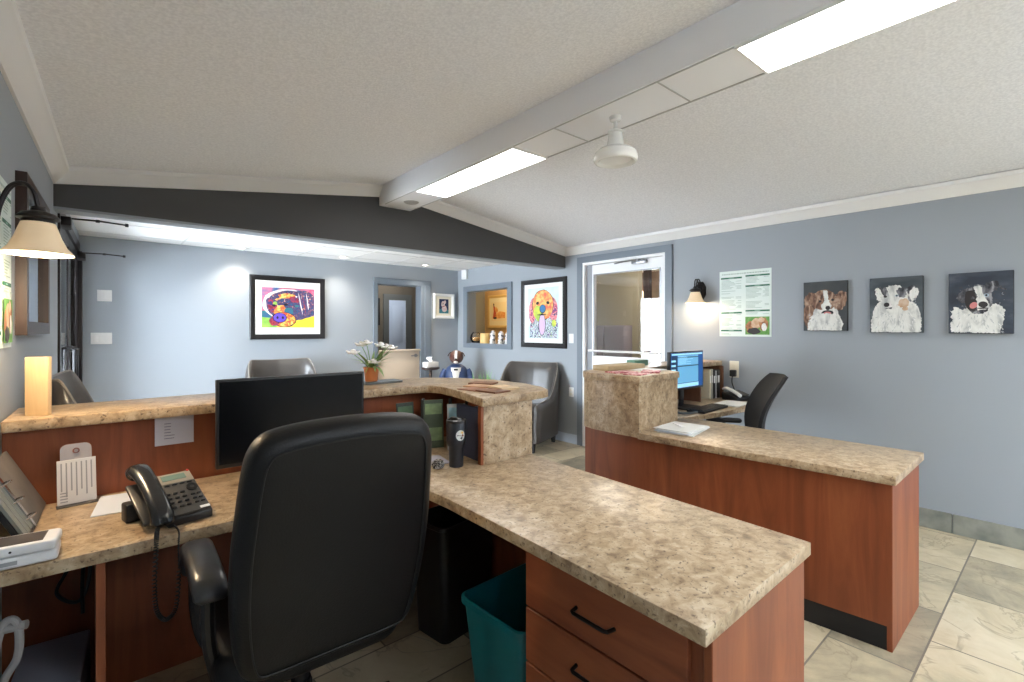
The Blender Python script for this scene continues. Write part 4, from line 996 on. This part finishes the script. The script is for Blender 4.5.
# hanging note
bm = new(); box(bm, -.066, .066, -.004, -.001, -.115, 0); sl = [(u, v) for u, v in ()]
o = obj('note_sheet', bm, mat('note_grey', (196,196,206), .8)); o.location = (.262, 2.4195, 1.028); tag(o, 'white note hanging on the cherry back panel under the counter', 'note')
bm = new()
for k in range(6): box(bm, -.035, -.035+random.uniform(.015,.035), -.0052, -.0038, -.03-.012*k, -.027-.012*k)
obj('writing', bm, mat('pencil_grey', (132,132,146), .8), o)
# card holder
t = thing('card_holder', 'clear card holder with a printed sheet leaning on the back panel', 'card holder', (-.035, 2.335, DT), 6)
Mh = R(-11,'X'); 
bm = new(); prism(bm, rrect(-.043,.043,0,.213,.02), -.002, .0, M=Mh @ R(90,'X')); obj('back_card', bm, mat('holder_grey', (150,144,146), .4), t)
bm = new(); box(bm, -.053, .053, -.008, -.003, .004, .158, bev=.001, seg=1, M=Mh); obj('sheet', bm, mat('sheet_paper', (200,196,194), .7), t)
bm = new()
for k in range(7): box(bm, -.043+.0135*k, -.039+.0135*k, -.0088, -.0078, .05-.02*(k%2), .148, M=Mh)
for k in range(4): box(bm, -.045, -.025, -.0088, -.0078, .012+.01*k, .016+.01*k, M=Mh)
obj('printed_lines', bm, mat('print_grey', (140,138,140), .7), t)
bm = new(); lathe(bm, [(.006,-.001),(.010,-.001),(.010,.001),(.006,.001)], 16, Mh @ T(0,-.004,.188) @ R(90,'X')); obj('ring_mark', bm, mat('mark_brown', (110,66,62), .6), t)
bm = new(); box(bm, -.056, .056, -.028, .004, 0, .004, bev=.001, seg=1); obj('holder_base', bm, mat('holder_dark', (60,56,56), .5), t)
bm = new(); prism(bm, [(.000,2.133),(.125,2.119),(.150,2.35),(.030,2.37)], DT+.0003, DT+.003); tag(obj('paper_sheet', bm, paper2), 'white paper lying on the desk beside the phone', 'paper')
# leaning open ring binder
t = thing('ring_binder', 'open grey ring binder leaning on the left wall by the desk corner', 'binder', (-.128, 2.10, DT+.007), -2.2)
Mr = R(-26,'Y')      # plane y (along wall) and z (up the slope)
bm = new(); box(bm, -.010, .0, .0, .285, 0, .225, bev=.002, M=Mr); obj('cover', bm, mat('binder_grey', (104,98,92), .55, mottle=(92,86,82), scale=12), t)
bm = new(); box(bm, -.014, -.002, -.15, -.004, 0, .225, bev=.002, M=Mr); obj('inner_cover', bm, blackm, t)
bm = new(); box(bm, .001, .012, -.035, -.015, .01, .215, M=Mr)
for z in (.05,.11,.17): tube(bm, [tuple(V((.006+.022*math.sin(a), -.025+.024*math.cos(a), z))) for a in [PI*k/10 for k in range(11)]], .0025, 6, M=Mr)
obj('rings', bm, chrome, t)
bm = new()
for k in range(3): box(bm, -.001, .008, -.145+.04*k, -.112+.04*k, .02, .15+.02*k, bev=.001, seg=1, M=Mr)
obj('clear_pockets', bm, mat('pocket_grey', (116,122,118), .2), t)
# two white handhelds stacked
for k, (z, rz, txt) in enumerate(((0, 8, 'lower white device of the pair at the left desk edge'), (.030, 4, 'upper white device with a dark panel at the left desk edge'))):
    t = thing('card_terminal', txt, 'device', (-.142, 1.855, DT+.001+z), rz-10, 'stacked white devices')
    bm = new(); pillow(bm, rrect(-.082,.078,-.050,.052,.012), .028, .008, 0, M=T(0,0,.014)); obj('case', bm, mat('device_white', (234,236,240), .3), t)
    if k:
        bm = new(); box(bm, -.066, .050, -.036, .040, .0275, .0290, bev=.001, seg=1); obj('dark_panel', bm, mat('panel_dark', (70,66,68), .35), t)
        bm = new(); lathe(bm, [(0,0),(.003,0),(.003,.001),(0,.001)], 10, T(-.01,-.0495,.014) @ R(90,'X')); obj('button', bm, blackm, t)
    else:
        bm = new(); box(bm, -.055, .0, -.0515, -.049, .010, .020); obj('slot', bm, mat('slot_grey', (160,164,170), .4), t)

# flowers
t = thing('potted_flowers', 'potted white flowers with green leaves behind the black monitor', 'plant', (1.21, 2.62, 1.0885))
bm = new(); lathe(bm, [(0,0),(.034,0),(.042,.07),(.045,.072),(.045,.08),(.039,.08),(.036,.072),(0,.068)], 24); obj('pot', bm, mat('terracotta', (186,112,62), .6), t)
leafm = mat('leaf_green', (150,176,112), .55, mottle=(112,146,82), scale=30); stemm = mat('stem_green', (96,130,74), .6)
rnd = random.Random(5)
def leaf(bm, p0, az, ln, wd, lift, droop):
    d = V((math.cos(az), math.sin(az), 0)); s = V((-d.y, d.x, 0)); A = []; n = 7
    for i in range(n+1):
        q = i/n; c = V(p0)+d*ln*q+V((0,0,lift*q-droop*q*q)); w = wd*math.sin(PI*min(.98,.08+q*.92))
        A.append((c-s*w, c+V((0,0,-.15*w)), c+s*w))
    vs = [[bm.verts.new(p) for p in a] for a in A]
    for i in range(n):
        for k in range(2): bm.faces.new((vs[i][k], vs[i][k+1], vs[i+1][k+1], vs[i+1][k]))
bm = new()
for k in range(34): leaf(bm, (rnd.uniform(-.015,.015), rnd.uniform(-.015,.015), .075), rnd.uniform(0,2*PI), rnd.uniform(.07,.15), rnd.uniform(.006,.012), rnd.uniform(.05,.16), rnd.uniform(.02,.10))
obj('foliage', bm, leafm, t, 60)
wm = mat('petal_white', (246,246,248), .5)
for fx, fz, fy in ((-.115,.165,-.02),(-.028,.215,.0),(.098,.190,.01),(.082,.20,.05),(.115,.185,-.02),(-.012,.110,-.06),(-.04,.205,.04)):
    bm = new(); c = V((fx, fy, fz)); fl = new()
    for k in range(7):
        a = 2*PI*k/7; r0 = .025
        pillow(fl, [(x, y) for x, y, z in ell(0,0,0,.021,.017,10)], .006, .003, .002, M=Matrix.Translation(c) @ R(math.degrees(a),'Z') @ T(r0*.8,0,.004*(k%2)) @ R(-25+(k%3)*20,'Y'), seg=2)
    pillow(fl, [(x, y) for x, y, z in ell(0,0,0,.016,.016,10)], .02, .006, .003, M=Matrix.Translation(c) @ T(0,0,.008), seg=2)
    f = obj('flower', fl, wm, t, 60); bm.free()
    bm = new(); tube(bm, bez([(0,0,.06),(fx*.5,fy*.5,fz*.7),(fx,fy,fz-.004)],5), .0022, 5); obj('stem', bm, stemm, f)
bm = new(); prism(bm, rrect(-.06,.17,-.06,.06,.01), 0, .012, bev=.003); lathe(bm, [(0,.012),(.0,.0125)], 6); o = obj('plant_tray', bm, mat('slate_tray', (112,120,128), .5)); o.location = (1.22, 2.64, 1.0725); tag(o, 'grey slate tray under the flower pot on the counter', 'tray')

# magazines on the ledge
mg = [(1.50,2.03,10,(150,96,66),'brown brochure lying on the counter corner, nearest its inner edge'),(1.60,2.12,22,(196,150,110),'tan brochure lying between two brown brochures on the counter'),(1.52,1.90,6,(126,84,60),'dark brown brochure lying nearest the granite end panel'),(1.69,2.20,30,(120,76,52),'brown brochure lying furthest along the counter corner'),(1.64,1.96,-8,(212,186,150),'pale brochure lying on the counter corner by the armchair')]
for i, (x, y, rz, c, txt) in enumerate(mg):
    bm = new(); box(bm, -.055, .055, -.07, .07, 0, .004+.002*i, bev=.001, seg=1, mi=0); box(bm, -.045, .045, .0, .06, .004+.002*i, .0046+.002*i, mi=1)
    o = obj('brochure', bm, [mat('broch_%d' % i, c, .4), mat('brochp_%d' % i, tuple(min(255,v+40) for v in c), .4, mottle=c, scale=30)]); o.location = (x, y, 1.0725); o.rotation_euler = (0,0,math.radians(rz)); tag(o, txt, 'brochure', 'brochures on the counter corner')

# flyers under the ledge arm
fl = [(1.245,2.27,.10,.24,0,(52,64,58),(84,110,84),'dark green flyer under the counter, half hidden by the office chair'),(1.365,2.20,.105,.25,-20,(86,100,80),(120,140,100),'green photo flyer standing left of the white one under the counter'),(1.432,2.09,.095,.235,-28,(206,214,222),(140,180,200),'white flyer with a blue panel behind the tumbler'),(1.478,1.985,.07,.23,-38,(150,182,216),(40,70,110),'blue flyer leaning beside the granite end panel')]
for i, (x, y, w, h, rz, c1, c2, txt) in enumerate(fl):
    t = thing('flyer', txt, 'flyer', (x, y, DT+.001), rz, 'flyers under the counter')
    bm = new(); box(bm, -w/2, w/2, -.002, .002, 0, h, bev=.0008, seg=1, M=R(-6,'X')); obj('sheet', bm, mat('flyer_%d' % i, c1, .5, mottle=tuple(int(v*.82) for v in c1), scale=14), t)
    bm = new(); box(bm, -w*.42, w*.42, -.0034, -.0018, h*.70, h*.92, M=R(-6,'X')); obj('printed_panel', bm, mat('flyerp_%d' % i, c2, .5, mottle=tuple(min(255,int(v*1.2)) for v in c2), scale=22), t); bm = new(); box(bm, -w*.42, w*.42, -.0034, -.0018, h*.15, h*.42, M=R(-6,'X')); obj('printed_panel', bm, mat('flyerp_%d' % i, c2, .5, mottle=tuple(min(255,int(v*1.2)) for v in c2), scale=22), t)
for i, (x, y, rz, txt) in enumerate(((1.305,2.225,20,'black rack divider between the two green flyers'),(1.428,2.15,20,'black rack divider between the green and the white flyer'),(1.462,2.045,16,'black rack divider between the white and the blue flyer'))):
    bm = new(); box(bm, -.007, .007, .012, .06, 0, .255, bev=.002, seg=1); o = obj('rack_divider', bm, blackm); o.location = (x, y, DT); o.rotation_euler = (0,0,math.radians(-rz-20)); tag(o, txt, 'divider', 'black rack dividers')
bm = new(); box(bm, -.012, .012, -.11, .11, 0, .25, bev=.003); o = obj('folder', bm, mat('navy_folder', (30,38,64), .5)); o.location = (1.40, 1.93, DT); o.rotation_euler = (0,0,math.radians(-4)); tag(o, 'dark navy folder standing against the granite end panel', 'folder')
# tumbler
t = thing('tumbler', 'tall black insulated tumbler with a round white emblem under the counter', 'cup', (1.262, 1.845, DT))
tm = mat('tumbler_black', (26,30,40), .35)
bm = new(); lathe(bm, [(0,0),(.030,0),(.032,.004),(.034,.085),(.036,.092),(.043,.104),(.045,.115),(.047,.198),(.046,.2),(0,.2)], 32); obj('body', bm, tm, t)
bm = new(); lathe(bm, [(.0455,.199),(.047,.203),(.045,.212),(.038,.214),(.036,.208),(0,.208)], 32); box(bm, -.012, .012, -.03, .034, .206, .222, bev=.005); obj('lid', bm, mat('lid_dark', (40,38,40), .3), t)
# round emblem wrapped on the body, facing the viewer
ea = math.atan2(-1.845, -1.262)+.42
def onb(u, v, rr): a = ea+u/rr; return (rr*math.cos(a), rr*math.sin(a), .148+v)
def cyl_patch(bm, poly, rr, mi):
    c = (sum(p[0] for p in poly)/len(poly), sum(p[1] for p in poly)/len(poly)); cv = bm.verts.new(onb(c[0], c[1], rr)); vs = [bm.verts.new(onb(u, v, rr)) for u, v in poly]
    for i in range(len(vs)):
        f = bm.faces.new((cv, vs[i], vs[(i+1)%len(vs)])); f.material_index = mi
        f.normal_update()
        if f.normal.dot(f.calc_center_median()-V((0,0,f.calc_center_median().z))) < 0: f.normal_flip()
def star4(cx, cy, r):
    o = []
    for k in range(16):
        a = 2*PI*k/16; q = r*(1 if k % 4 == 0 else (.40 if k % 4 == 2 else .60)); o.append((cx+q*math.cos(a), cy+q*math.sin(a)))
    return o
bm = new(); cyl_patch(bm, blob(0,0,.0235,.0255,28), .0466, 1); cyl_patch(bm, blob(0,0,.0215,.0235,28), .0471, 0)
cyl_patch(bm, star4(.008,.012,.0085), .0475, 2); cyl_patch(bm, star4(.011,-.001,.0085), .0475, 3); cyl_patch(bm, star4(.005,-.012,.0085), .0475, 1)
for k in range(3): cyl_patch(bm, [(-.017+.006*k,-.002),(-.0125+.006*k,-.002),(-.0125+.006*k,.002),(-.017+.006*k,.002)], .0475, 1)
obj('emblem', bm, [mat('emblem_grey', (206,208,206), .5), mat('emblem_ink', (30,34,40), .5), mat('emblem_yellow', (232,190,60), .5), mat('emblem_red', (120,60,50), .5)], t, 60)
# crumpled pattern cloth
bm = new(); bmesh.ops.create_icosphere(bm, subdivisions=4, radius=.026)
for v in bm.verts:
    n = v.co.normalized(); v.co = n*(.026+.005*math.sin(n.x*9+n.z*7)*math.cos(n.y*11-n.z*5)); v.co.z *= .8
o = obj('patterned_pouch', bm, mat('zebra', (230,230,230), .5, ramp=[(.46,(20,20,22)),(.5,(235,235,235)),(.56,(20,20,22))], scale=45, detail=1, distort=2), sharp=60); o.location = (1.175, 1.86, DT+.021); tag(o, 'small crumpled black and white pouch beside the tumbler', 'pouch')
bm = new(); prism(bm, [(1.17,1.93),(1.27,1.90),(1.30,2.05),(1.20,2.09)], DT+.0003, DT+.004); tag(obj('paper_sheet', bm, mat('paper_lilac', (186,186,202), .8)), 'pale paper sheet lying behind the tumbler', 'paper')

# ================================================================== UNDER THE DESK
t = thing('recycling_bin', 'teal plastic recycling bin under the near worktop', 'bin', (1.24, 1.30, 0), 2)
def rr_ring(s, z, r=.04): return [(x*s, y*s, z) for x, y in rrect(-.225,.225,-.165,.165,r,5)]
bm = new(); loft(bm, [rr_ring(.80,0),rr_ring(.98,.40),rr_ring(1.03,.405),rr_ring(1.03,.425),rr_ring(.99,.427),rr_ring(.955,.41),rr_ring(.78,.012)]); obj('bin_body', bm, teal, t, 40)
bm = new(); random.seed(11)
for k in range(7):
    c = V((random.uniform(-.09,.09), random.uniform(-.05,.05), .10+.028*k)); s = new(); bmesh.ops.create_icosphere(s, subdivisions=2, radius=.06)
    for v in s.verts: v.co *= 1+random.uniform(-.2,.2)
    merge(bm, s, Matrix.Translation(c) @ Matrix.Diagonal((1,1,.5,1)))
o = obj('waste_paper', bm, mat('waste_grey', (120,120,124), .8)); o.parent = None; o.location = (1.24,1.30,0); tag(o, 'crumpled paper inside the teal recycling bin', 'paper', kind='stuff')
t = thing('waste_bin', 'black plastic waste bin behind the teal bin', 'bin', (1.30, 1.92, 0), 8)
bm = new(); loft(bm, [[(x*s, y*s, z) for x, y in rrect(-.17,.17,-.12,.12,.04,5)] for s, z in ((.86,0),(1,.50),(1.03,.505),(1.03,.52),(.97,.52),(.84,.015))]); obj('bin_body', bm, mat('bin_black', (18,18,22), .35), t, 40)
t = thing('computer_box', 'grey computer box under the left desk', 'computer', (-.098, 2.11, 0), -4)
bm = new(); box(bm, -.085, .085, -.12, .20, .0, .315, bev=.006); obj('case', bm, mat('case_grey', (158,162,178), .4, metal=.3), t)
bm = new(); box(bm, -.075, .065, -.124, -.119, .02, .308); obj('front_panel', bm, blackm, t)
bm = new()
for k in range(4): box(bm, -.05+.028*k, -.034+.028*k, -.127, -.123, .265, .298)
obj('ports', bm, mat('port_green', (70,150,120), .4), t)
bm = new(); tube(bm, bez([(-.205,1.93,.30),(-.20,1.945,.47),(-.185,1.955,.555),(-.165,1.95,.57),(-.152,1.945,.54),(-.155,1.95,.46),(-.19,1.96,.36),(-.20,1.96,.05),(-.2,1.96,.012)],8), .010, 10); tag(obj('power_cable', bm, mat('cable_grey', (178,176,176), .5)), 'thick grey cable loop under the left desk edge', 'cable')
bm = new(); tube(bm, [(-.19,1.96,.545),(-.135,1.94,.55)], .012, 10); tag(obj('cable_plug', bm, MATS['cable_grey']), 'grey plug end crossing the cable loop', 'plug')
for i, pth in enumerate(([(-.03,2.40,.70),(-.05,2.37,.55),(-.09,2.36,.45),(-.03,2.36,.40),(.0,2.37,.5),(-.01,2.39,.68)], [(.0,2.395,.70),(-.02,2.37,.5),(-.02,2.34,.36)])):
    bm = new(); tube(bm, bez(pth,8), .006, 6); o = obj('power_cord', bm, black_p, t); o.matrix_parent_inverse = (Matrix.Translation((-.098,2.11,0)) @ R(-4,'Z')).inverted()

# ================================================================== ON THE RIGHT COUNTER
t = thing('paper_stack', 'stack of white papers on the right counter by the granite block', 'papers', (2.755, 1.585, DT), 8)
for k in range(6):
    bm = new(); a = random.uniform(-5,5); box(bm, -.14, .14, -.108, .108, .004*k, .004*k+.0034, M=R(a,'Z') @ T(random.uniform(-.01,.01),random.uniform(-.01,.01),0)); obj('sheet', bm, paper if k != 2 else paper2, t)
bm = new(); box(bm, -.02, .11, -.012, .012, .0245, .028, M=R(48,'Z')); obj('paper_strip', bm, wm, t)
red = mat('red_print', (170,62,70), .5, ramp=[(.40,(150,40,54)),(.5,(190,90,96)),(.6,(224,180,180))], scale=40)
for i, (x, y, rz, txt) in enumerate(((2.66,1.84,12,'red brochure nearest the front of the granite block'),(2.68,1.98,-15,'red brochure lying behind the others on the granite block'),(2.86,1.87,30,'red brochure beside the white sheet on the granite block'))):
    bm = new(); box(bm, -.09, .09, -.06, .06, 0, .005+.002*i, bev=.001, seg=1); o = obj('brochure', bm, red); o.location = (x, y, 1.0945); o.rotation_euler = (0,0,math.radians(rz)); tag(o, txt, 'brochure', 'red brochures on the granite block')
bm = new(); box(bm, -.11, .11, -.09, .09, 0, .004); o = obj('paper_sheet', bm, paper); o.location = (3.0, 1.98, 1.0945); o.rotation_euler = (0,0,.2); tag(o, 'white sheet on the granite block beside the red brochures', 'paper')
bm = new(); box(bm, -.20, .20, -.075, .075, 0, .035, bev=.003); o = obj('cardboard_tray', bm, mat('kraft', (186,164,128), .7)); o.location = (2.90, 2.16, 1.0945); o.rotation_euler = (0,0,-.05); tag(o, 'low tan box at the back of the granite block', 'box')
bm = new(); box(bm, -.09, .09, -.04, .04, 0, .045, bev=.004); o = obj('leaflet_box', bm, mat('green_box', (96,140,120), .5)); o.location = (3.30, 2.28, 1.0945); tag(o, 'small green box behind the red brochures', 'box')

# ================================================================== WAITING AREA BITS
# dog butler statue
t = thing('dog_statue', 'statue of a brown bulldog in a blue suit in the far corner', 'statue', (3.97, 5.80, 0), -38)
suit = mat('suit_blue', (48,66,104), .5); skin = mat('dog_brown', (96,58,46), .45, mottle=(66,38,34), scale=9); wht = mat('shirt_white', (226,222,216), .5)
bm = new(); loft(bm, [ell(0,0,z,rx,ry) for z, rx, ry in ((.42,.15,.12),(.55,.16,.13),(.68,.165,.13),(.78,.17,.12),(.84,.13,.10),(.88,.075,.07))]); body = obj('jacket', bm, suit, t, 60)
bm = new(); sheet(bm, lambda u, v: ((u-.5)*(.05+.09*v), -.135+.02*v*v+.02*(2*u-1)**2, .56+.28*v), 6, 8, .012); obj('shirt_front', bm, wht, t, 60)
bm = new(); box(bm, -.03, .03, -.145, -.125, .80, .825, bev=.006); obj('bow_tie', bm, mat('bow_black', (30,28,30), .5), t)
for s in (-1, 1):
    bm = new(); tube(bm, bez([(s*.15,0,.80),(s*.20,-.02,.70),(s*.20,-.10,.60),(s*.15,-.20,.62)],5), [.05]*4+[.046]*4+[.042]*4+[.036]*4, 12); obj('sleeve', bm, suit, t, 60)
    bm = new(); lathe(bm, [(0,-.035),(.026,-.03),(.034,0),(.026,.03),(0,.035)], 14, T(s*.145,-.22,.62)); obj('paw', bm, skin, t, 60)
    bm = new(); loft(bm, [ell(s*.075,0,z,r,r*1.1,14) for z, r in ((.05,.055),(.2,.06),(.44,.075))]); obj('trouser_leg', bm, mat('trouser_black', (28,28,34), .6), t, 60)
    bm = new(); loft(bm, [ell(s*.075,-.04,z,rx,ry,14) for z, rx, ry in ((0,.055,.10),(.03,.055,.10),(.06,.045,.07))]); obj('shoe', bm, black_p, t, 60)
bm = new(); loft(bm, [ell(0,y,0,0,0) if False else [(rx*math.cos(a), y, z+rz_*math.sin(a)) for a in [2*PI*k/20 for k in range(20)]] for y, z, rx, rz_ in ((.085,.985,.03,.03),(.06,.985,.085,.08),(0,.985,.102,.098),(-.05,.975,.094,.088),(-.09,.955,.070,.062),(-.125,.945,.056,.048),(-.145,.943,.036,.03))]); hd = obj('head', bm, skin, t, 60)
bm = new(); sheet(bm, lambda u, v: ((u-.5)*.035, -.152+.10*v*v-.0*u, .955+.12*v), 4, 8, .006); lathe(bm, [(0,-.02),(.03,-.012),(.036,0),(.03,.014),(0,.02)], 14, T(0,-.128,.918)); obj('white_blaze', bm, wht, hd, 60)
bm = new(); lathe(bm, [(0,-.014),(.016,-.008),(.018,0),(.012,.01),(0,.013)], 12, T(0,-.152,.962)); obj('nose', bm, blackm, hd, 60)
for s in (-1, 1):
    bm = new(); sheet(bm, lambda u, v: (s*(.075+.045*v), .0+(u-.5)*.07*(1-v*.7)-.02*v, 1.05-.055*v*v), 5, 6, .012); obj('ear', bm, skin, hd, 60)
    bm = new(); lathe(bm, [(0,-.008),(.008,0),(0,.008)], 10, T(s*.04,-.098,.99)); obj('eye', bm, blackm, hd, 60)
# tissue table
t = thing('side_table', 'small dark round side table beside the dutch door', 'table', (3.70, 6.06, 0))
bm = new(); lathe(bm, [(0,.80),(.10,.80),(.13,.815),(.13,.835),(0,.835)], 28); obj('table_top', bm, darkwood, t)
bm = new(); lathe(bm, [(0,.02),(.02,.02),(.02,.3),(.03,.4),(.018,.5),(.02,.8),(0,.8)], 18); obj('pedestal', bm, darkwood, t)
bm = new(); lathe(bm, [(0,0),(.13,0),(.13,.015),(.03,.03),(0,.03)], 24); obj('foot', bm, darkwood, t)
t = thing('tissue_box', 'white tissue box on the dark side table', 'tissue box', (3.70, 6.06, .8355), 8)
bm = new(); box(bm, -.105, .105, -.055, .055, 0, .075, bev=.004); obj('box', bm, white_p, t)
bm = new(); sheet(bm, lambda u, v: ((u-.5)*(.05+.05*v)+.012*math.sin(v*7), .03*math.sin(u*6+v*2)*(.3+v), .07+.085*v-.02*v*abs(u-.5)), 10, 8, .002); obj('tissue', bm, wm, t, 60)
# grass plant in the corner
t = thing('potted_grass', 'spiky green plant in a grey pot beside the dog statue', 'plant', (4.06, 5.28, 0))
bm = new(); lathe(bm, [(0,0),(.10,0),(.13,.45),(.14,.46),(.14,.49),(.12,.49),(.115,.46),(0,.45)], 28); obj('pot', bm, mat('pot_grey', (120,124,128), .6), t)
bm = new(); rnd = random.Random(9)
for k in range(60): leaf(bm, (rnd.uniform(-.06,.06), rnd.uniform(-.06,.06), .45), rnd.uniform(0,2*PI), rnd.uniform(.08,.22), rnd.uniform(.005,.009), rnd.uniform(.28,.44), rnd.uniform(.03,.12))
obj('foliage', bm, mat('grass_green', (108,160,96), .5, mottle=(150,190,130), scale=20), t, 60)
# sill things in the pass-through window
sx = XR+.07
t = thing('candy_jar', 'round glass jar of tan treats on the pass-through sill', 'jar', (sx, 6.03, NZ0))
bm = new(); lathe(bm, [(0,.004),(.05,.006),(.085,.05),(.09,.09),(.075,.14),(.05,.165),(.052,.172),(.046,.172),(.044,.165),(.068,.138),(.083,.09),(.078,.05),(.046,.012),(0,.010)], 30); obj('jar', bm, glass, t, 60)
bm = new(); lathe(bm, [(0,.012),(.045,.014),(.074,.05),(.078,.075),(.06,.088),(0,.092)], 24); obj('treats', bm, mat('treats', (196,140,70), .7, mottle=(236,200,140), scale=45), t, 60)
t = thing('candle', 'cream pillar candle beside the jar on the pass-through sill', 'candle', (sx, 5.80, NZ0))
bm = new(); lathe(bm, [(0,0),(.075,0),(.075,.15),(.068,.155),(0,.145)], 30); obj('wax', bm, mat('wax', (232,196,128), .5), t)
bm = new(); tube(bm, [(0,0,.144),(0,.002,.165)], .002, 6); obj('wick', bm, blackm, t)
for y, hh, txt in ((5.61,.20,'white patterned pot nearest the candle on the pass-through sill'),(5.42,.19,'white patterned pot in the middle of the pass-through sill'),(5.27,.17,'white patterned pot at the right end of the pass-through sill')):
    t = thing('figurine', txt, 'pot', (sx-.005, y, NZ0), 0, 'white pots on the pass-through sill')
    bm = new(); lathe(bm, [(0,0),(.04,0),(.055,.02),(.05,.06),(.03,.075),(.045,.10),(.04,hh-.03),(.025,hh-.005),(0,hh)], 20); obj('body', bm, mat('pot_white', (226,222,226), .35, ramp=[(.44,(50,60,66)),(.5,(232,228,230)),(.62,(232,228,230))], scale=22), t, 60)
    bm = new(); lathe(bm, [(0,.0),(.03,.005),(.034,.03),(.02,.05),(0,.055)], 16, T(-.045,-.04,0)); obj('small_cup', bm, white_p, t, 60)

# ================================================================== LIGHT
def arealight(name, loc, rot, sx_, sy_, e, c, portal=False, spread=None):
    ld = bpy.data.lights.new(name, 'AREA'); ld.shape = 'RECTANGLE'; ld.size = sx_; ld.size_y = sy_; ld.energy = e; ld.color = c
    if portal: ld.cycles.is_portal = True
    if spread: ld.spread = spread
    o = bpy.data.objects.new(name, ld); COL.objects.link(o); o.location = loc; o.rotation_euler = rot
    return o
w = bpy.data.worlds.new('sky'); sc.world = w; w.use_nodes = True
bg = w.node_tree.nodes['Background']; bg.inputs['Color'].default_value = (.80,.90,1.0,1); bg.inputs['Strength'].default_value = 15
sd = bpy.data.lights.new('sun', 'SUN'); sd.energy = 26; sd.color = (.84,.92,1); sd.angle = math.radians(.6)
so = bpy.data.objects.new('sun', sd); COL.objects.link(so)
so.rotation_euler = V((.45,.12,-1.0)).to_track_quat('-Z','Y').to_euler()
# portals help sample the daylight in the two openings (they emit nothing themselves)
arealight('entrance_portal', (xl(5.33)-.13, 5.33, 1.08), (0, math.radians(-90), 0), 2.14, 1.8, 1, (1,1,1), True)
arealight('added_window_portal', (xl(-2.05)-.13, -2.05, 1.55), (0, math.radians(-90), 0), 1.1, .6, 1, (1,1,1), True)
for a, b in SK: arealight('added_roof_light_portal', ((a+b)/2, (SY0+SY1)/2, 2.75), (0, 0, 0), b-a, SY1-SY0, 1, (1,1,1), True)  # portals of the roof lights added out of view
for x, y in ((1.29,6.20),(2.45,6.13),(3.66,6.13),(3.3,4.9),(1.9,4.9),(.6,4.9)):  # last three beams belong to the added spots behind the gable
    ld = bpy.data.lights.new('spot_beam', 'SPOT'); ld.energy = 26; ld.color = (1,.90,.78); ld.spot_size = math.radians(120); ld.spot_blend = .9; ld.shadow_soft_size = .04
    o = bpy.data.objects.new('spot_beam', ld); COL.objects.link(o); o.location = (x, y, 2.30)
for loc, e, c in (((5.1,6.1,2.2),14,(1,.78,.5)), ((5.6,3.6,2.3),18,(1,.92,.8)), ((3.7,7.2,2.3),10,(.9,.95,1))):
    ld = bpy.data.lights.new('room_lamp', 'POINT'); ld.energy = e; ld.color = c; ld.shadow_soft_size = .12
    o = bpy.data.objects.new('room_lamp', ld); COL.objects.link(o); o.location = loc

# ================================================================== CAMERA
cd = bpy.data.cameras.new('camera'); cd.sensor_width = 36; cd.sensor_fit = 'HORIZONTAL'; cd.lens = 487/1024*36; cd.shift_y = -12/1024; cd.clip_start = .02
co = bpy.data.objects.new('camera', cd); COL.objects.link(co); co.location = (0,0,1.385); co.rotation_euler = (PI/2, 0, math.radians(-40.9))
sc.camera = co
sc.view_settings.view_transform = 'Standard'; sc.view_settings.look = 'None'; sc.view_settings.gamma = 1
sc.view_settings.use_curve_mapping = False
sc.view_settings.exposure = 1.05
try:
    sc.cycles.use_denoising = True; sc.cycles.denoiser = 'OPENIMAGEDENOISE'
    sc.cycles.sample_clamp_indirect = 6; sc.cycles.max_bounces = 12; sc.cycles.diffuse_bounces = 6; sc.cycles.transparent_max_bounces = 12
except Exception: pass
